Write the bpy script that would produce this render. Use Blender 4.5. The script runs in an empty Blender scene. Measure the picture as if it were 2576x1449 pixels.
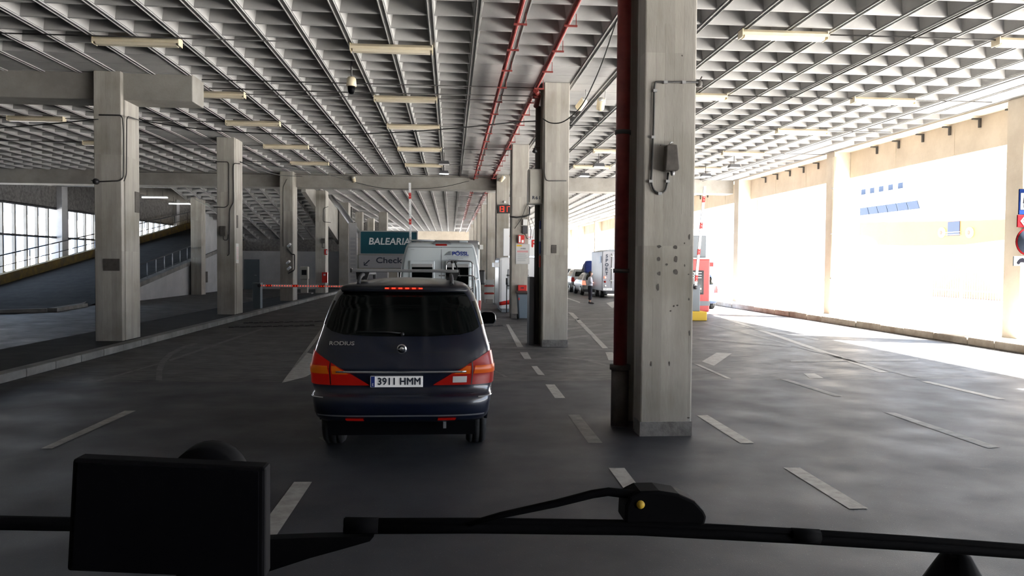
import bpy, math, random
from mathutils import Vector, Matrix, Euler
random.seed(7)
PI = math.pi
# ---------------- camera, sky, sun, exposure ----------------
YAW, PIT, ROL, F, H = .0778, -.0308, .0078, 1972., 2.0
scn = bpy.context.scene
COL = scn.collection
cam = bpy.data.objects.new('camera', bpy.data.cameras.new('camera')); COL.objects.link(cam); scn.camera = cam
cam.data.sensor_width = 36; cam.data.lens = 36*F/2576; cam.data.clip_start = .05; cam.data.clip_end = 2000
fw = Vector((math.sin(YAW)*math.cos(PIT), math.cos(YAW)*math.cos(PIT), math.sin(PIT)))
rt0 = Vector((math.cos(YAW), -math.sin(YAW), 0)); up0 = rt0.cross(fw)
rt = rt0*math.cos(ROL)+up0*math.sin(ROL); up = up0*math.cos(ROL)-rt0*math.sin(ROL)
M3 = Matrix((rt, up, -fw)).transposed()
cam.matrix_world = Matrix.Translation((0, 0, H)) @ M3.to_4x4()
W = bpy.data.worlds.new('world'); scn.world = W; W.use_nodes = True
nt = W.node_tree; bg = nt.nodes['Background']
sky = nt.nodes.new('ShaderNodeTexSky'); sky.sky_type = 'NISHITA'; sky.sun_disc = False
sky.sun_elevation = math.radians(42); sky.sun_rotation = math.radians(115); sky.dust_density = 3.0; sky.air_density = 1.0; sky.ozone_density = 1
mx = nt.nodes.new('ShaderNodeMixRGB'); mx.inputs[0].default_value = .7; mx.inputs[2].default_value = (8.2, 10.2, 13.2, 1)
nt.links.new(sky.outputs[0], mx.inputs[1]); nt.links.new(mx.outputs[0], bg.inputs[0]); bg.inputs[1].default_value = .062
sun = bpy.data.objects.new('sun', bpy.data.lights.new('sun', 'SUN')); COL.objects.link(sun)
sun.data.energy = 15.0; sun.data.angle = .01; sun.data.color = (1, .97, .92)
sun.rotation_euler = Vector((1.06, -.5, 1)).to_track_quat('Z', 'Y').to_euler()
scn.view_settings.view_transform = 'Standard'; scn.view_settings.look = 'None'; scn.view_settings.gamma = 1
scn.view_settings.exposure = 3.1
# ---------------- helpers ----------------
def ray(u, v): return M3 @ Vector(((u-1288)/F, -(v-724.5)/F, -1))
O = Vector((0, 0, H))
def pz(u, v, h=0.0):
    d = ray(u, v); return O+d*((h-H)/d.z)
def py(u, v, Y):
    d = ray(u, v); return O+d*(Y/d.y)
def px(u, v, X):
    d = ray(u, v); return O+d*(X/d.x)
def mat(name, c, rough=.6, metal=0, c2=None, scale=3.0, bump=0, bscale=None, emit=0, ecol=None, stretch=(1, 1, 1), detail=6, coat=0, spec=.5, alpha=1, trans=0, lo=.35, hi=.65):
    m = bpy.data.materials.new(name); m.use_nodes = True; n = m.node_tree; b = n.nodes['Principled BSDF']
    b.inputs['Base Color'].default_value = (*c, 1); b.inputs['Roughness'].default_value = rough; b.inputs['Metallic'].default_value = metal
    b.inputs['Specular IOR Level'].default_value = spec; b.inputs['Coat Weight'].default_value = coat; b.inputs['Coat Roughness'].default_value = .05
    b.inputs['Transmission Weight'].default_value = trans; b.inputs['Alpha'].default_value = alpha
    if emit: b.inputs['Emission Color'].default_value = (*(ecol or c), 1); b.inputs['Emission Strength'].default_value = emit
    if c2 is not None or bump:
        tc = n.nodes.new('ShaderNodeTexCoord'); mp = n.nodes.new('ShaderNodeMapping'); mp.inputs['Scale'].default_value = stretch
        n.links.new(tc.outputs['Object'], mp.inputs[0])
        if c2 is not None:
            t = n.nodes.new('ShaderNodeTexNoise'); t.inputs['Scale'].default_value = scale; t.inputs['Detail'].default_value = detail; t.inputs['Roughness'].default_value = .65
            n.links.new(mp.outputs[0], t.inputs['Vector'])
            r = n.nodes.new('ShaderNodeValToRGB'); r.color_ramp.elements[0].position = lo; r.color_ramp.elements[1].position = hi
            r.color_ramp.elements[0].color = (*c, 1); r.color_ramp.elements[1].color = (*c2, 1)
            n.links.new(t.outputs[0], r.inputs[0]); n.links.new(r.outputs[0], b.inputs['Base Color'])
        if bump:
            t2 = n.nodes.new('ShaderNodeTexNoise'); t2.inputs['Scale'].default_value = bscale or scale*4; t2.inputs['Detail'].default_value = 4
            n.links.new(mp.outputs[0], t2.inputs['Vector'])
            bp = n.nodes.new('ShaderNodeBump'); bp.inputs['Strength'].default_value = bump; bp.inputs['Distance'].default_value = .02
            n.links.new(t2.outputs[0], bp.inputs['Height']); n.links.new(bp.outputs[0], b.inputs['Normal'])
    return m
class MB:
    def __init__(s): s.v = []; s.f = []; s.sm = []
    def add(s, vs, fs, smooth=False):
        o = len(s.v); s.v += [tuple(p) for p in vs]; s.f += [tuple(i+o for i in f) for f in fs]; s.sm += [smooth]*len(fs); return s
    def box(s, x0, x1, y0, y1, z0, z1):
        return s.add([(x0, y0, z0), (x1, y0, z0), (x1, y1, z0), (x0, y1, z0), (x0, y0, z1), (x1, y0, z1), (x1, y1, z1), (x0, y1, z1)],
                     [(0, 3, 2, 1), (4, 5, 6, 7), (0, 1, 5, 4), (1, 2, 6, 5), (2, 3, 7, 6), (3, 0, 4, 7)])
    def cbox(s, c, sx, sy, sz): return s.box(c[0]-sx/2, c[0]+sx/2, c[1]-sy/2, c[1]+sy/2, c[2]-sz/2, c[2]+sz/2)
    def prism(s, pts, d):  # pts 3D polygon (ccw seen from -d), d extrusion vector
        n = len(pts); d = Vector(d); v = [Vector(p) for p in pts]; v2 = [p+d for p in v]
        return s.add(v+v2, [tuple(range(n)), tuple(range(2*n-1, n-1, -1))]+[(i, i+n, (i+1) % n+n, (i+1) % n) for i in range(n)])
    def tube(s, pts, r, n=8, caps=True):
        pts = [Vector(p) for p in pts]; vs = []; k = len(pts); rs = r if isinstance(r, (list, tuple)) else [r]*k
        a = None
        for i, p in enumerate(pts):
            t = (pts[min(i+1, k-1)]-pts[max(i-1, 0)]).normalized()
            if a is None:
                a = t.orthogonal().normalized()
            else:
                a = (a-t*a.dot(t)); a = a.normalized() if a.length > 1e-6 else t.orthogonal().normalized()
            b = t.cross(a)
            for j in range(n):
                g = 2*PI*j/n; vs.append(p+(a*math.cos(g)+b*math.sin(g))*rs[i])
        fs = [(i*n+j, i*n+(j+1) % n, (i+1)*n+(j+1) % n, (i+1)*n+j) for i in range(k-1) for j in range(n)]
        s.add(vs, fs, n > 5)
        if caps:
            o = len(s.v)-len(vs); s.f += [tuple(o+j for j in range(n-1, -1, -1)), tuple(o+(k-1)*n+j for j in range(n))]; s.sm += [False]*2
        return s
    def lathe(s, c, prof, n=24, axis='z'):
        vs = []
        for r, h in prof:
            for j in range(n):
                g = 2*PI*j/n; a, b = r*math.cos(g), r*math.sin(g)
                p = {'z': (a, b, h), 'y': (a, h, b), 'x': (h, a, b)}[axis]; vs.append((c[0]+p[0], c[1]+p[1], c[2]+p[2]))
        k = len(prof)
        return s.add(vs, [(i*n+j, i*n+(j+1) % n, (i+1)*n+(j+1) % n, (i+1)*n+j) for i in range(k-1) for j in range(n)]+[tuple(range(n-1, -1, -1)), tuple((k-1)*n+j for j in range(n))], True)
    def grid(s, P, smooth=True):  # P[i][j]
        a, b = len(P), len(P[0])
        return s.add([p for r in P for p in r], [(i*b+j, i*b+j+1, (i+1)*b+j+1, (i+1)*b+j) for i in range(a-1) for j in range(b-1)], smooth)
SPLIT = set('hanger clamp end_cap clip blade_clip post support bracket wheel_arch digit pictogram window_bar blind hinges openings windows bridge_window deck_window posters stripes edge rails hatch_rail branch eyes light_emitting_dots red_band light_strip red_print stud tubes cables'.split())
def loose(mb):
    par = list(range(len(mb.v)))
    def fd(a):
        while par[a] != a: par[a] = par[par[a]]; a = par[a]
        return a
    for f_ in mb.f:
        for q in f_[1:]: par[fd(q)] = fd(f_[0])
    g = {}
    for i, f_ in enumerate(mb.f): g.setdefault(fd(f_[0]), []).append(i)
    out = []
    for fs in g.values():
        m = MB(); mp = {}
        for i in fs:
            for q in mb.f[i]:
                if q not in mp: mp[q] = len(m.v); m.v.append(mb.v[q])
            m.f.append(tuple(mp[q] for q in mb.f[i])); m.sm.append(mb.sm[i])
        out.append(m)
    return out
def obj(name, mb, m, parent=None, bev=0, solid=0, **kw):
    if parent is not None and name in SPLIT:
        L = loose(mb)
        if len(L) > 1:
            sing = {'hinges': 'hinge', 'openings': 'opening', 'windows': 'window', 'posters': 'poster', 'stripes': 'stripe', 'rails': 'rail', 'light_strip': 'led', 'light_emitting_dots': 'led', 'eyes': 'eye', 'tubes': 'tube', 'cables': 'cable', 'red_print': 'printed_line'}.get(name, name)
            return [obj(sing, q, m, parent, bev, solid, **kw) for q in L][0]
    me = bpy.data.meshes.new(name); me.from_pydata(mb.v, [], mb.f); me.polygons.foreach_set('use_smooth', mb.sm); me.materials.append(m); me.update()
    o = bpy.data.objects.new(name, me); COL.objects.link(o)
    if parent is not None:
        o.parent = parent; o.matrix_parent_inverse = WM(parent).inverted()
    if solid: q = o.modifiers.new('solid', 'SOLIDIFY'); q.thickness = solid; q.offset = 0
    if bev:
        q = o.modifiers.new('bevel', 'BEVEL'); q.width = bev; q.segments = 2; q.limit_method = 'ANGLE'
    for k, v in kw.items(): o[k] = v
    return o
def WM(o):
    m = Matrix.LocRotScale(o.location, o.rotation_euler, None)
    return m if o.parent is None else WM(o.parent) @ o.matrix_parent_inverse @ m
def empty(name, label, cat, loc=(0, 0, 0), group=None):
    o = bpy.data.objects.new(name, None); COL.objects.link(o); o.location = loc; o.empty_display_size = .1
    tag(o, label, cat, group); return o
def tag(o, label, cat, group=None):
    o['label'] = label; o['category'] = cat
    if group: o['group'] = group
    return o
def struct(o): o['kind'] = 'structure'; return o
def copy_tree(o, parent=None):
    c = o.copy(); COL.objects.link(c)
    if parent is not None:
        k = o.matrix_parent_inverse.copy(); c.parent = parent; c.matrix_parent_inverse = k
    for ch in list(o.children): copy_tree(ch, c)
    return c
def text(name, s, loc, size, m, parent=None, rot=(PI/2, 0, 0), ext=.002, width=None, bold=0.0, shear=0, align='CENTER', space=1.0):
    cu = bpy.data.curves.new(name, 'FONT'); cu.body = s; cu.size = size; cu.extrude = ext; cu.align_x = align; cu.align_y = 'CENTER'; cu.shear = shear; cu.space_character = space
    cu.materials.append(m)
    t = bpy.data.objects.new(name, cu); COL.objects.link(t); bpy.context.view_layer.update()
    me = bpy.data.meshes.new_from_object(t.evaluated_get(bpy.context.evaluated_depsgraph_get())); bpy.data.objects.remove(t)
    o = bpy.data.objects.new(name, me); COL.objects.link(o)
    if width:
        xs = [v.co.x for v in me.vertices]; k = width/(max(xs)-min(xs)); cx = (max(xs)+min(xs))/2
        for v in me.vertices: v.co.x = (v.co.x-cx)*k
    if bold:  # heavier strokes: the same outline laid a few times side by side
        v0 = [v.co.copy() for v in me.vertices]; f0 = [tuple(p.vertices) for p in me.polygons]; n = len(v0); vs, fs = [], []
        for k, (dx, dy) in enumerate(((-1, 0), (1, 0), (0, -1), (0, 1), (0, 0))):
            vs += [tuple(v+Vector((dx*bold, dy*bold, k*.0002))) for v in v0]; fs += [tuple(i+n*k for i in q) for q in f0]
        me = bpy.data.meshes.new(name); me.from_pydata(vs, [], fs); me.materials.append(m); o.data = me
    Mx = Matrix.LocRotScale(Vector(loc), Euler(rot), None); me.transform(Mx)
    if parent is not None: o.parent = parent; o.matrix_parent_inverse = WM(parent).inverted()
    return o
def interp(tab, z, k):
    if z <= tab[0][0]: return tab[0][k]
    for a, b in zip(tab, tab[1:]):
        if z <= b[0]:
            t = (z-a[0])/(b[0]-a[0]); return a[k]+(b[k]-a[k])*t
    return tab[-1][k]
# ---------------- materials ----------------
M = {}
def DM(k, *a, **kw): M[k] = mat(k, *a, **kw)
DM('concrete', (.32, .298, .262), .85, c2=(.39, .368, .33), scale=1.6, bump=.10, bscale=14, stretch=(3, 3, .6), detail=4)
DM('concrete_soft', (.22, .205, .185), .85, c2=(.29, .275, .25), scale=1.2, bump=.2, bscale=20)
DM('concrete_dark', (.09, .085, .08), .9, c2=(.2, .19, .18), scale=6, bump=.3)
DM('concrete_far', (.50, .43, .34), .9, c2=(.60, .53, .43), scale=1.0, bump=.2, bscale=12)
DM('ceiling_paint', (.30, .295, .288), .8, c2=(.385, .38, .37), scale=.8, bump=.08, bscale=18)
DM('kerb', (.14, .137, .13), .85, c2=(.24, .235, .22), scale=1.6, bump=.3, bscale=18)
DM('kerb_worn', (.30, .24, .18), .9, c2=(.50, .44, .36), scale=1.3, bump=.3, bscale=18)
DM('pavement', (.64, .62, .59), .9, c2=(.72, .70, .67), scale=.4)
DM('line_paint', (.22, .21, .19), .65, c2=(.36, .35, .33), scale=7, lo=.3, hi=.6)
DM('line_faint', (.06, .06, .06), .6, c2=(.17, .167, .16), scale=5, lo=.35, hi=.7)
DM('whitewall', (.38, .38, .385), .85, c2=(.46, .46, .465), scale=1.0, bump=.1)
DM('black', (.012, .012, .013), .5)
DM('rubber', (.012, .012, .013), .75, c2=(.03, .03, .03), scale=20)
DM('blackgloss', (.003, .003, .004), .35, spec=.03)
DM('matteblack', (.003, .003, .004), .8, spec=.08)
DM('cable', (.012, .012, .012), .6)
DM('conduit', (.05, .047, .045), .6)
DM('zinc', (.42, .42, .42), .45, metal=.6)
DM('chrome', (.75, .75, .76), .18, metal=1)
DM('alu', (.55, .56, .57), .3, metal=.8)
DM('redpipe', (.15, .014, .012), .5, c2=(.22, .035, .028), scale=6)
DM('redpaint', (.55, .02, .015), .4)
DM('redbooth', (.42, .05, .05), .4, c2=(.48, .065, .06), scale=2)
DM('cream', (.62, .53, .36), .5, c2=(.68, .6, .45), scale=5)
DM('creamlens', (.62, .55, .42), .35)
DM('offwhite', (.62, .62, .60), .5)
DM('white', (.78, .79, .80), .35)
DM('plate_white', (.8, .8, .8), .4, emit=.02)
DM('greypaint', (.16, .18, .20), .5)
DM('cabinet', (.40, .385, .33), .5, c2=(.44, .42, .37), scale=3)
DM('brownbox', (.055, .048, .042), .7, c2=(.09, .08, .07), scale=9)
DM('greygreen', (.10, .125, .14), .55)
DM('bingrey', (.12, .155, .19), .5)
DM('yellow', (.62, .40, .03), .6)
DM('teal', (.004, .07, .10), .4)
DM('signgrey', (.34, .34, .36), .5)
DM('darkink', (.02, .03, .05), .6)
DM('blueink', (.01, .03, .22), .5)
DM('navy', (.003, .006, .018), .3, coat=.6, metal=.0, spec=.5)
DM('navy_dark', (.006, .008, .014), .4)
DM('carglass', (.002, .003, .003), .08, spec=.22)
DM('vanwhite', (.50, .55, .57), .3, coat=.6)
DM('silver', (.30, .31, .32), .3, metal=.5, coat=.7)
DM('darkcar', (.04, .045, .05), .3, coat=.8)
DM('bluecar', (.07, .13, .27), .3, coat=.8, metal=.2)
DM('truckwhite', (.22, .225, .25), .35, c2=(.26, .265, .29), scale=1)
DM('redlens', (.14, .002, .001), .3, emit=.009, ecol=(1, .02, .01), coat=0, spec=.3)
DM('redlens_lit', (.9, .05, .03), .3, emit=.2, ecol=(1, .05, .02))
DM('redlens_hot', (1, .3, .25), .3, emit=.25, ecol=(1, .16, .1))
DM('amberlens', (.42, .06, .003), .3, emit=.008, ecol=(1, .25, .01), coat=0, spec=.3)
DM('whitelens', (.6, .6, .6), .2, coat=1)
DM('led', (1, .05, .02), .4, emit=.16, ecol=(1, .05, .02))
DM('lamp_lit', (1, 1, 1), .4, emit=.5, ecol=(.95, 1, 1))
DM('skin', (.50, .30, .22), .6)
DM('hair', (.035, .02, .014), .6)
DM('shirt', (.62, .62, .70), .8)
DM('trousers', (.012, .012, .022), .85)
DM('bluebag', (.02, .04, .22), .7, c2=(.03, .07, .32), scale=6)
DM('darkbag', (.02, .022, .04), .8)
DM('sign_red', (.10, .006, .008),1, spec=0)  # outer column sign colours are darkened to stand in for shade
DM('sign_blue', (.006, .014, .06),1, spec=0)
DM('sign_disc', (.018, .022, .032),1, spec=0)
DM('sign_white', (.16, .17, .18),1, spec=0)
DM('sign_dark', (.006, .006, .008), 1, spec=0)
DM('paper', (.48, .48, .47), .5)
DM('ship_white', (.85, .87, .9), .5)
DM('ship_yellow', (.58, .19, .03), .5, c2=(.62, .15, .04), scale=.06)
DM('shipglass', (.012, .025, .055), .5)
DM('brown', (.20, .12, .08), .8)
DM('slab_line', (.22, .21, .2), .9)
DM('ramp_dark', (.02, .02, .021), .95, spec=.2, c2=(.034, .034, .034), scale=2, bump=.2)
DM('ramp_yellow', (.20, .13, .02), .8, c2=(.08, .06, .03), scale=2)
DM('steel_dark', (.045, .045, .05), .6)
DM('screenblue', (.01, .03, .05), .2, emit=.02, ecol=(.1, .3, .4))
# asphalt: smoother dark surfacing near the camera, older rough paving past the joint at y = 13.3
def asphalt():
    m = mat('asphalt', (.05, .05, .053), .5); n = m.node_tree; b = n.nodes['Principled BSDF']; L = n.links.new
    tc = n.nodes.new('ShaderNodeTexCoord'); sp = n.nodes.new('ShaderNodeSeparateXYZ'); L(tc.outputs['Object'], sp.inputs[0])
    gt = n.nodes.new('ShaderNodeMath'); gt.operation = 'GREATER_THAN'; gt.inputs[1].default_value = 13.3; L(sp.outputs[1], gt.inputs[0])
    def noise(sc, det=5, vec=None, st=None):
        t = n.nodes.new('ShaderNodeTexNoise'); t.inputs['Scale'].default_value = sc; t.inputs['Detail'].default_value = det
        if st:
            mp = n.nodes.new('ShaderNodeMapping'); mp.inputs['Scale'].default_value = st; L(tc.outputs['Object'], mp.inputs[0]); L(mp.outputs[0], t.inputs['Vector'])
        else: L(tc.outputs['Object'], t.inputs['Vector'])
        return t
    def ramp(t, a, b_, c1, c2):
        r = n.nodes.new('ShaderNodeValToRGB'); r.color_ramp.elements[0].position = a; r.color_ramp.elements[1].position = b_
        r.color_ramp.elements[0].color = (*c1, 1); r.color_ramp.elements[1].color = (*c2, 1); L(t.outputs[0], r.inputs[0]); return r
    near = ramp(noise(.7), .3, .75, (.016, .0175, .024), (.031, .034, .043))
    far = ramp(noise(5, 10, st=(.7, 1.5, 1)), .35, .62, (.020, .0195, .021), (.075, .073, .072))
    mix = n.nodes.new('ShaderNodeMixRGB'); L(gt.outputs[0], mix.inputs[0]); L(near.outputs[0], mix.inputs[1]); L(far.outputs[0], mix.inputs[2])
    sp2 = ramp(noise(55, 2), .68, .76, (0, 0, 0), (.16, .16, .16)); ad = n.nodes.new('ShaderNodeMixRGB'); ad.blend_type = 'ADD'; ad.inputs[0].default_value = .6
    L(mix.outputs[0], ad.inputs[1]); L(sp2.outputs[0], ad.inputs[2]); L(ad.outputs[0], b.inputs['Base Color'])
    rr = ramp(noise(1.3), .3, .7, (.50, .50, .50), (.68, .68, .68)); L(rr.outputs[0], b.inputs['Roughness'])
    bn = noise(120, 4); bp = n.nodes.new('ShaderNodeBump'); bp.inputs['Strength'].default_value = .22; bp.inputs['Distance'].default_value = .01
    bn2 = noise(4, 6, st=(.6, 2, 1)); ml = n.nodes.new('ShaderNodeMath'); ml.operation = 'MULTIPLY'; L(bn2.outputs[0], ml.inputs[0]); L(gt.outputs[0], ml.inputs[1])
    m2 = n.nodes.new('ShaderNodeMath'); m2.operation = 'MULTIPLY_ADD'; m2.inputs[1].default_value = 3.0; L(ml.outputs[0], m2.inputs[0]); L(bn.outputs[0], m2.inputs[2])
    L(m2.outputs[0], bp.inputs['Height']); L(bp.outputs[0], b.inputs['Normal'])
    return m
M['asphalt'] = asphalt()
# board-marked concrete: planks 10 cm wide, each of slightly different tone, with dark joints
def boarded(m):
    n = m.node_tree; b = n.nodes['Principled BSDF']; L = n.links.new
    def nd(t, **k):
        q = n.nodes.new(t)
        for a, v in k.items(): setattr(q, a, v)
        return q
    def mth(op, a, c=None, v=None):
        q = nd('ShaderNodeMath', operation=op); L(a, q.inputs[0])
        if c is not None: L(c, q.inputs[1])
        if v is not None: q.inputs[1].default_value = v
        return q.outputs[0]
    tc = nd('ShaderNodeTexCoord'); sp = nd('ShaderNodeSeparateXYZ'); L(tc.outputs['Object'], sp.inputs[0])
    s_ = mth('MULTIPLY', mth('ADD', sp.outputs[0], sp.outputs[1]), v=9.3)
    fl = mth('FLOOR', s_); fr = mth('FRACT', s_)
    wn = nd('ShaderNodeTexWhiteNoise', noise_dimensions='2D'); cb2 = nd('ShaderNodeCombineXYZ'); L(fl, cb2.inputs[0]); L(mth('FLOOR', mth('MULTIPLY', sp.outputs[2], v=.45)), cb2.inputs[1]); L(cb2.outputs[0], wn.inputs['Vector'])
    tone = mth('ADD', mth('MULTIPLY', wn.outputs['Value'], v=.20), v=.88)
    nz = nd('ShaderNodeTexNoise'); nz.inputs['Scale'].default_value = 1.3; L(tc.outputs['Object'], nz.inputs['Vector'])
    edge = mth('LESS_THAN', fr, v=.05); ln = mth('MULTIPLY', edge, mth('GREATER_THAN', nz.outputs[0], v=.47))
    k = mth('SUBTRACT', tone, mth('MULTIPLY', ln, v=.22))
    st = nd('ShaderNodeTexNoise'); st.inputs['Scale'].default_value = .8; st.inputs['Detail'].default_value = 8; L(tc.outputs['Object'], st.inputs['Vector'])
    rp = nd('ShaderNodeValToRGB'); rp.color_ramp.elements[0].position = .33; rp.color_ramp.elements[0].color = (.72, .70, .66, 1); rp.color_ramp.elements[1].position = .5; L(st.outputs[0], rp.inputs[0])
    src = b.inputs['Base Color'].links[0].from_socket
    m1 = nd('ShaderNodeMixRGB', blend_type='MULTIPLY'); m1.inputs[0].default_value = 1; L(src, m1.inputs[1]); L(k, m1.inputs[2])
    m2 = nd('ShaderNodeMixRGB', blend_type='MULTIPLY'); m2.inputs[0].default_value = .8; L(m1.outputs[0], m2.inputs[1]); L(rp.outputs[0], m2.inputs[2]); L(m2.outputs[0], b.inputs['Base Color'])
boarded(M['concrete'])
# ---------------- setting ----------------
C, ZC, D1, S = .82, 6.356, 8.95, 9.84
XR, XL, XE = 2.21, -8.2, 14.37
YR = [D1+S*i for i in range(-5, 10)]
b = MB(); b.add([(-23.4, -41, 0), (13.3, -41, 0), (13.3, 110, 0), (-23.4, 110, 0)], [(0, 1, 2, 3)])
floor = struct(obj('floor', b, M['asphalt']))
b = MB(); b.box(13.3, 60, -60, 200, -.3, .0); b.box(-23.4, 13.3, -60, -41, -.3, 0); b.box(-23.4, 13.3, 110, 200, -.3, 0); b.box(-90, -23.4, -60, 200, -.3, 0)
struct(obj('ground_outside', b, M['pavement']))
# waffle ceiling
cols_xy = [(x+.3, y+.53) for y in YR for x in (XR, XL)]+[(XE+.5, y+.3) for y in YR]
def solid(cx, cy):
    if 39.0 < cy < 40.6: return True
    for x, y in cols_xy:
        if abs(cx-x) < 2.06 and abs(cy-y) < 2.06: return True
    return False
b = MB(); X0, Y0 = .44, 17.26
for i in range(-29, 19):
    for j in range(-71, 111):
        x0, y0 = X0+C*i, Y0+C*j; x1, y1 = x0+C, y0+C; cx, cy = x0+C/2, y0+C/2
        if x0 < -15.8 and y0 > 48: continue
        if -15.9 < cx < -8.4 and 45 < cy < 60: continue
        if solid(cx, cy):
            b.add([(x0, y0, ZC), (x0, y1, ZC), (x1, y1, ZC), (x1, y0, ZC)], [(0, 1, 2, 3)]); continue
        a, e = .065, .035; t = .085; d = .44
        o = [(x0, y0), (x0, y1), (x1, y1), (x1, y0)]; p = [(x0+a, y0+e), (x0+a, y1-e), (x1-a, y1-e), (x1-a, y0+e)]; q = [(x0+a+t, y0+e+t), (x0+a+t, y1-e-t), (x1-a-t, y1-e-t), (x1-a-t, y0+e+t)]
        m_ = [(x0+a+.015, y0+e+.015), (x0+a+.015, y1-e-.015), (x1-a-.015, y1-e-.015), (x1-a-.015, y0+e+.015)]
        b.add([(*k, ZC) for k in o]+[(*k, ZC) for k in p]+[(*k, ZC+d) for k in q],
              [(k, (k+1) % 4, 4+(k+1) % 4, 4+k) for k in range(4)]+[(4+k, 4+(k+1) % 4, 8+(k+1) % 4, 8+k) for k in range(4)]+[(8, 9, 10, 11)])
for i in range(-29, 20):
    x = X0+C*i; yend = 108 if x > -15.8 else 48
    segs = [(-41, yend)]
    if -15.9 < x < -8.4: segs = [(-41, 45), (60, 108)]
    for y0, y1 in segs:
        b.box(x-.048, x-.036, y0, y1, ZC-.022, ZC); b.box(x+.036, x+.048, y0, y1, ZC-.022, ZC)
for j in range(-71, 112):
    y = Y0+C*j
    for x, yy in cols_xy:
        if abs(y-yy) < 2.06: b.box(x-1.9, x+1.9, y-.006, y+.006, ZC-.006, ZC)
ceiling = struct(obj('ceiling', b, M['ceiling_paint']))
# sloping waffled underside of the upper ramp
b = MB()
def sl(y): return 6.33-(y-45)*.19
for i in range(9):
    for j in range(17):
        x0 = -15.8+i*C; y0 = 45+j*C; x1, y1 = x0+C, y0+C; a, e, t, d = .065, .035, .1, .34
        o = [(x0, y0), (x0, y1), (x1, y1), (x1, y0)]; p = [(x0+a, y0+e), (x0+a, y1-e), (x1-a, y1-e), (x1-a, y0+e)]; q = [(x0+a+t, y0+e+t), (x0+a+t, y1-e-t), (x1-a-t, y1-e-t), (x1-a-t, y0+e+t)]
        b.add([(u, v, sl(v)) for u, v in o]+[(u, v, sl(v)) for u, v in p]+[(u, v, sl(v)+d) for u, v in q],
              [(k, (k+1) % 4, 4+(k+1) % 4, 4+k) for k in range(4)]+[(4+k, 4+(k+1) % 4, 8+(k+1) % 4, 8+k) for k in range(4)]+[(8, 9, 10, 11)])
    x = -15.8+i*C; b.prism([(x-.03, 45, sl(45)-.03), (x+.03, 45, sl(45)-.03), (x+.03, 59, sl(59)-.03), (x-.03, 59, sl(59)-.03)], (0, 0, .03))
struct(obj('ceiling_ramp_underside', b, M['ceiling_paint']))
struct(obj('sky_block_slab', MB().box(-15.9, -8.3, 44.9, 60.6, 6.72, 6.9).box(-15.9, -8.3, 44.9, 45.0, 6.3, 6.8), M['concrete_dark']))  # slab added above the slope to keep sky light out
b = MB(); b.prism([(-8.42, 45, 6.7), (-8.42, 45, 5.95), (-8.42, 59, 3.35), (-8.42, 59, 6.7)], (.25, 0, 0)); struct(obj('trim_ramp_edge', b, M['concrete_soft']))
# beams
b = MB(); b.box(-23.2, 14.4, 39.3, 40.3, 5.68, ZC+.02)
for x in (-19, -13, -3.4, -.9, 5, 9.8, 12): b.box(x-.008, x+.008, 39.292, 39.3, 5.68, ZC)
struct(obj('trim_1', b, M['concrete_soft']))
b = MB(); b.box(-23.2, -6.05, 19.0, 19.85, 5.74, ZC+.02); struct(obj('trim_2', b, M['concrete_soft'], bev=.02))
# fascia on the right edge, between the outer columns, and at the far end
b = MB()
for y0, y1 in zip(YR, YR[1:]):
    b.box(15.0, 16.0, y0+.62, y1-.02, 5.33, 6.3)
    for k in (1, 2): b.box(14.985, 15.0, y0+.6+k*3.1-.01, y0+.6+k*3.1+.01, 5.33, 6.3)
b.box(14.4, 16, -41, 110, 6.3, 6.9)
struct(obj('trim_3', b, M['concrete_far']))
b = MB(); b.box(-8, 14.4, 108, 108.6, 4.85, 6.4); struct(obj('trim_4', b, M['concrete_far']))
# kerbs
b = MB(); y = -40.
while y < 96:
    l = random.uniform(.95, 1.5); dz = random.uniform(-.012, .012); dx = random.uniform(-.02, .02); b.box(13.3+dx, 13.62+dx, y, y+l-.02, 0, .21+dz); y += l
struct(obj('trim_5', b, M['kerb_worn'], bev=.03))
b = MB(); b.box(13.62, 20, -40, 108, .0, .19); struct(obj('trim_6', b, M['pavement']))
b = MB(); b.box(-9.35, -7.48, -40, 75, .0, .138); struct(obj('trim_7', b, M['ramp_dark']))
b = MB(); y = -40.
while y < 75:
    b.box(-7.5, -7.24, y, y+.98, 0, .145); y += 1.0
struct(obj('trim_8', b, M['kerb'], bev=.012))
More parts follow.
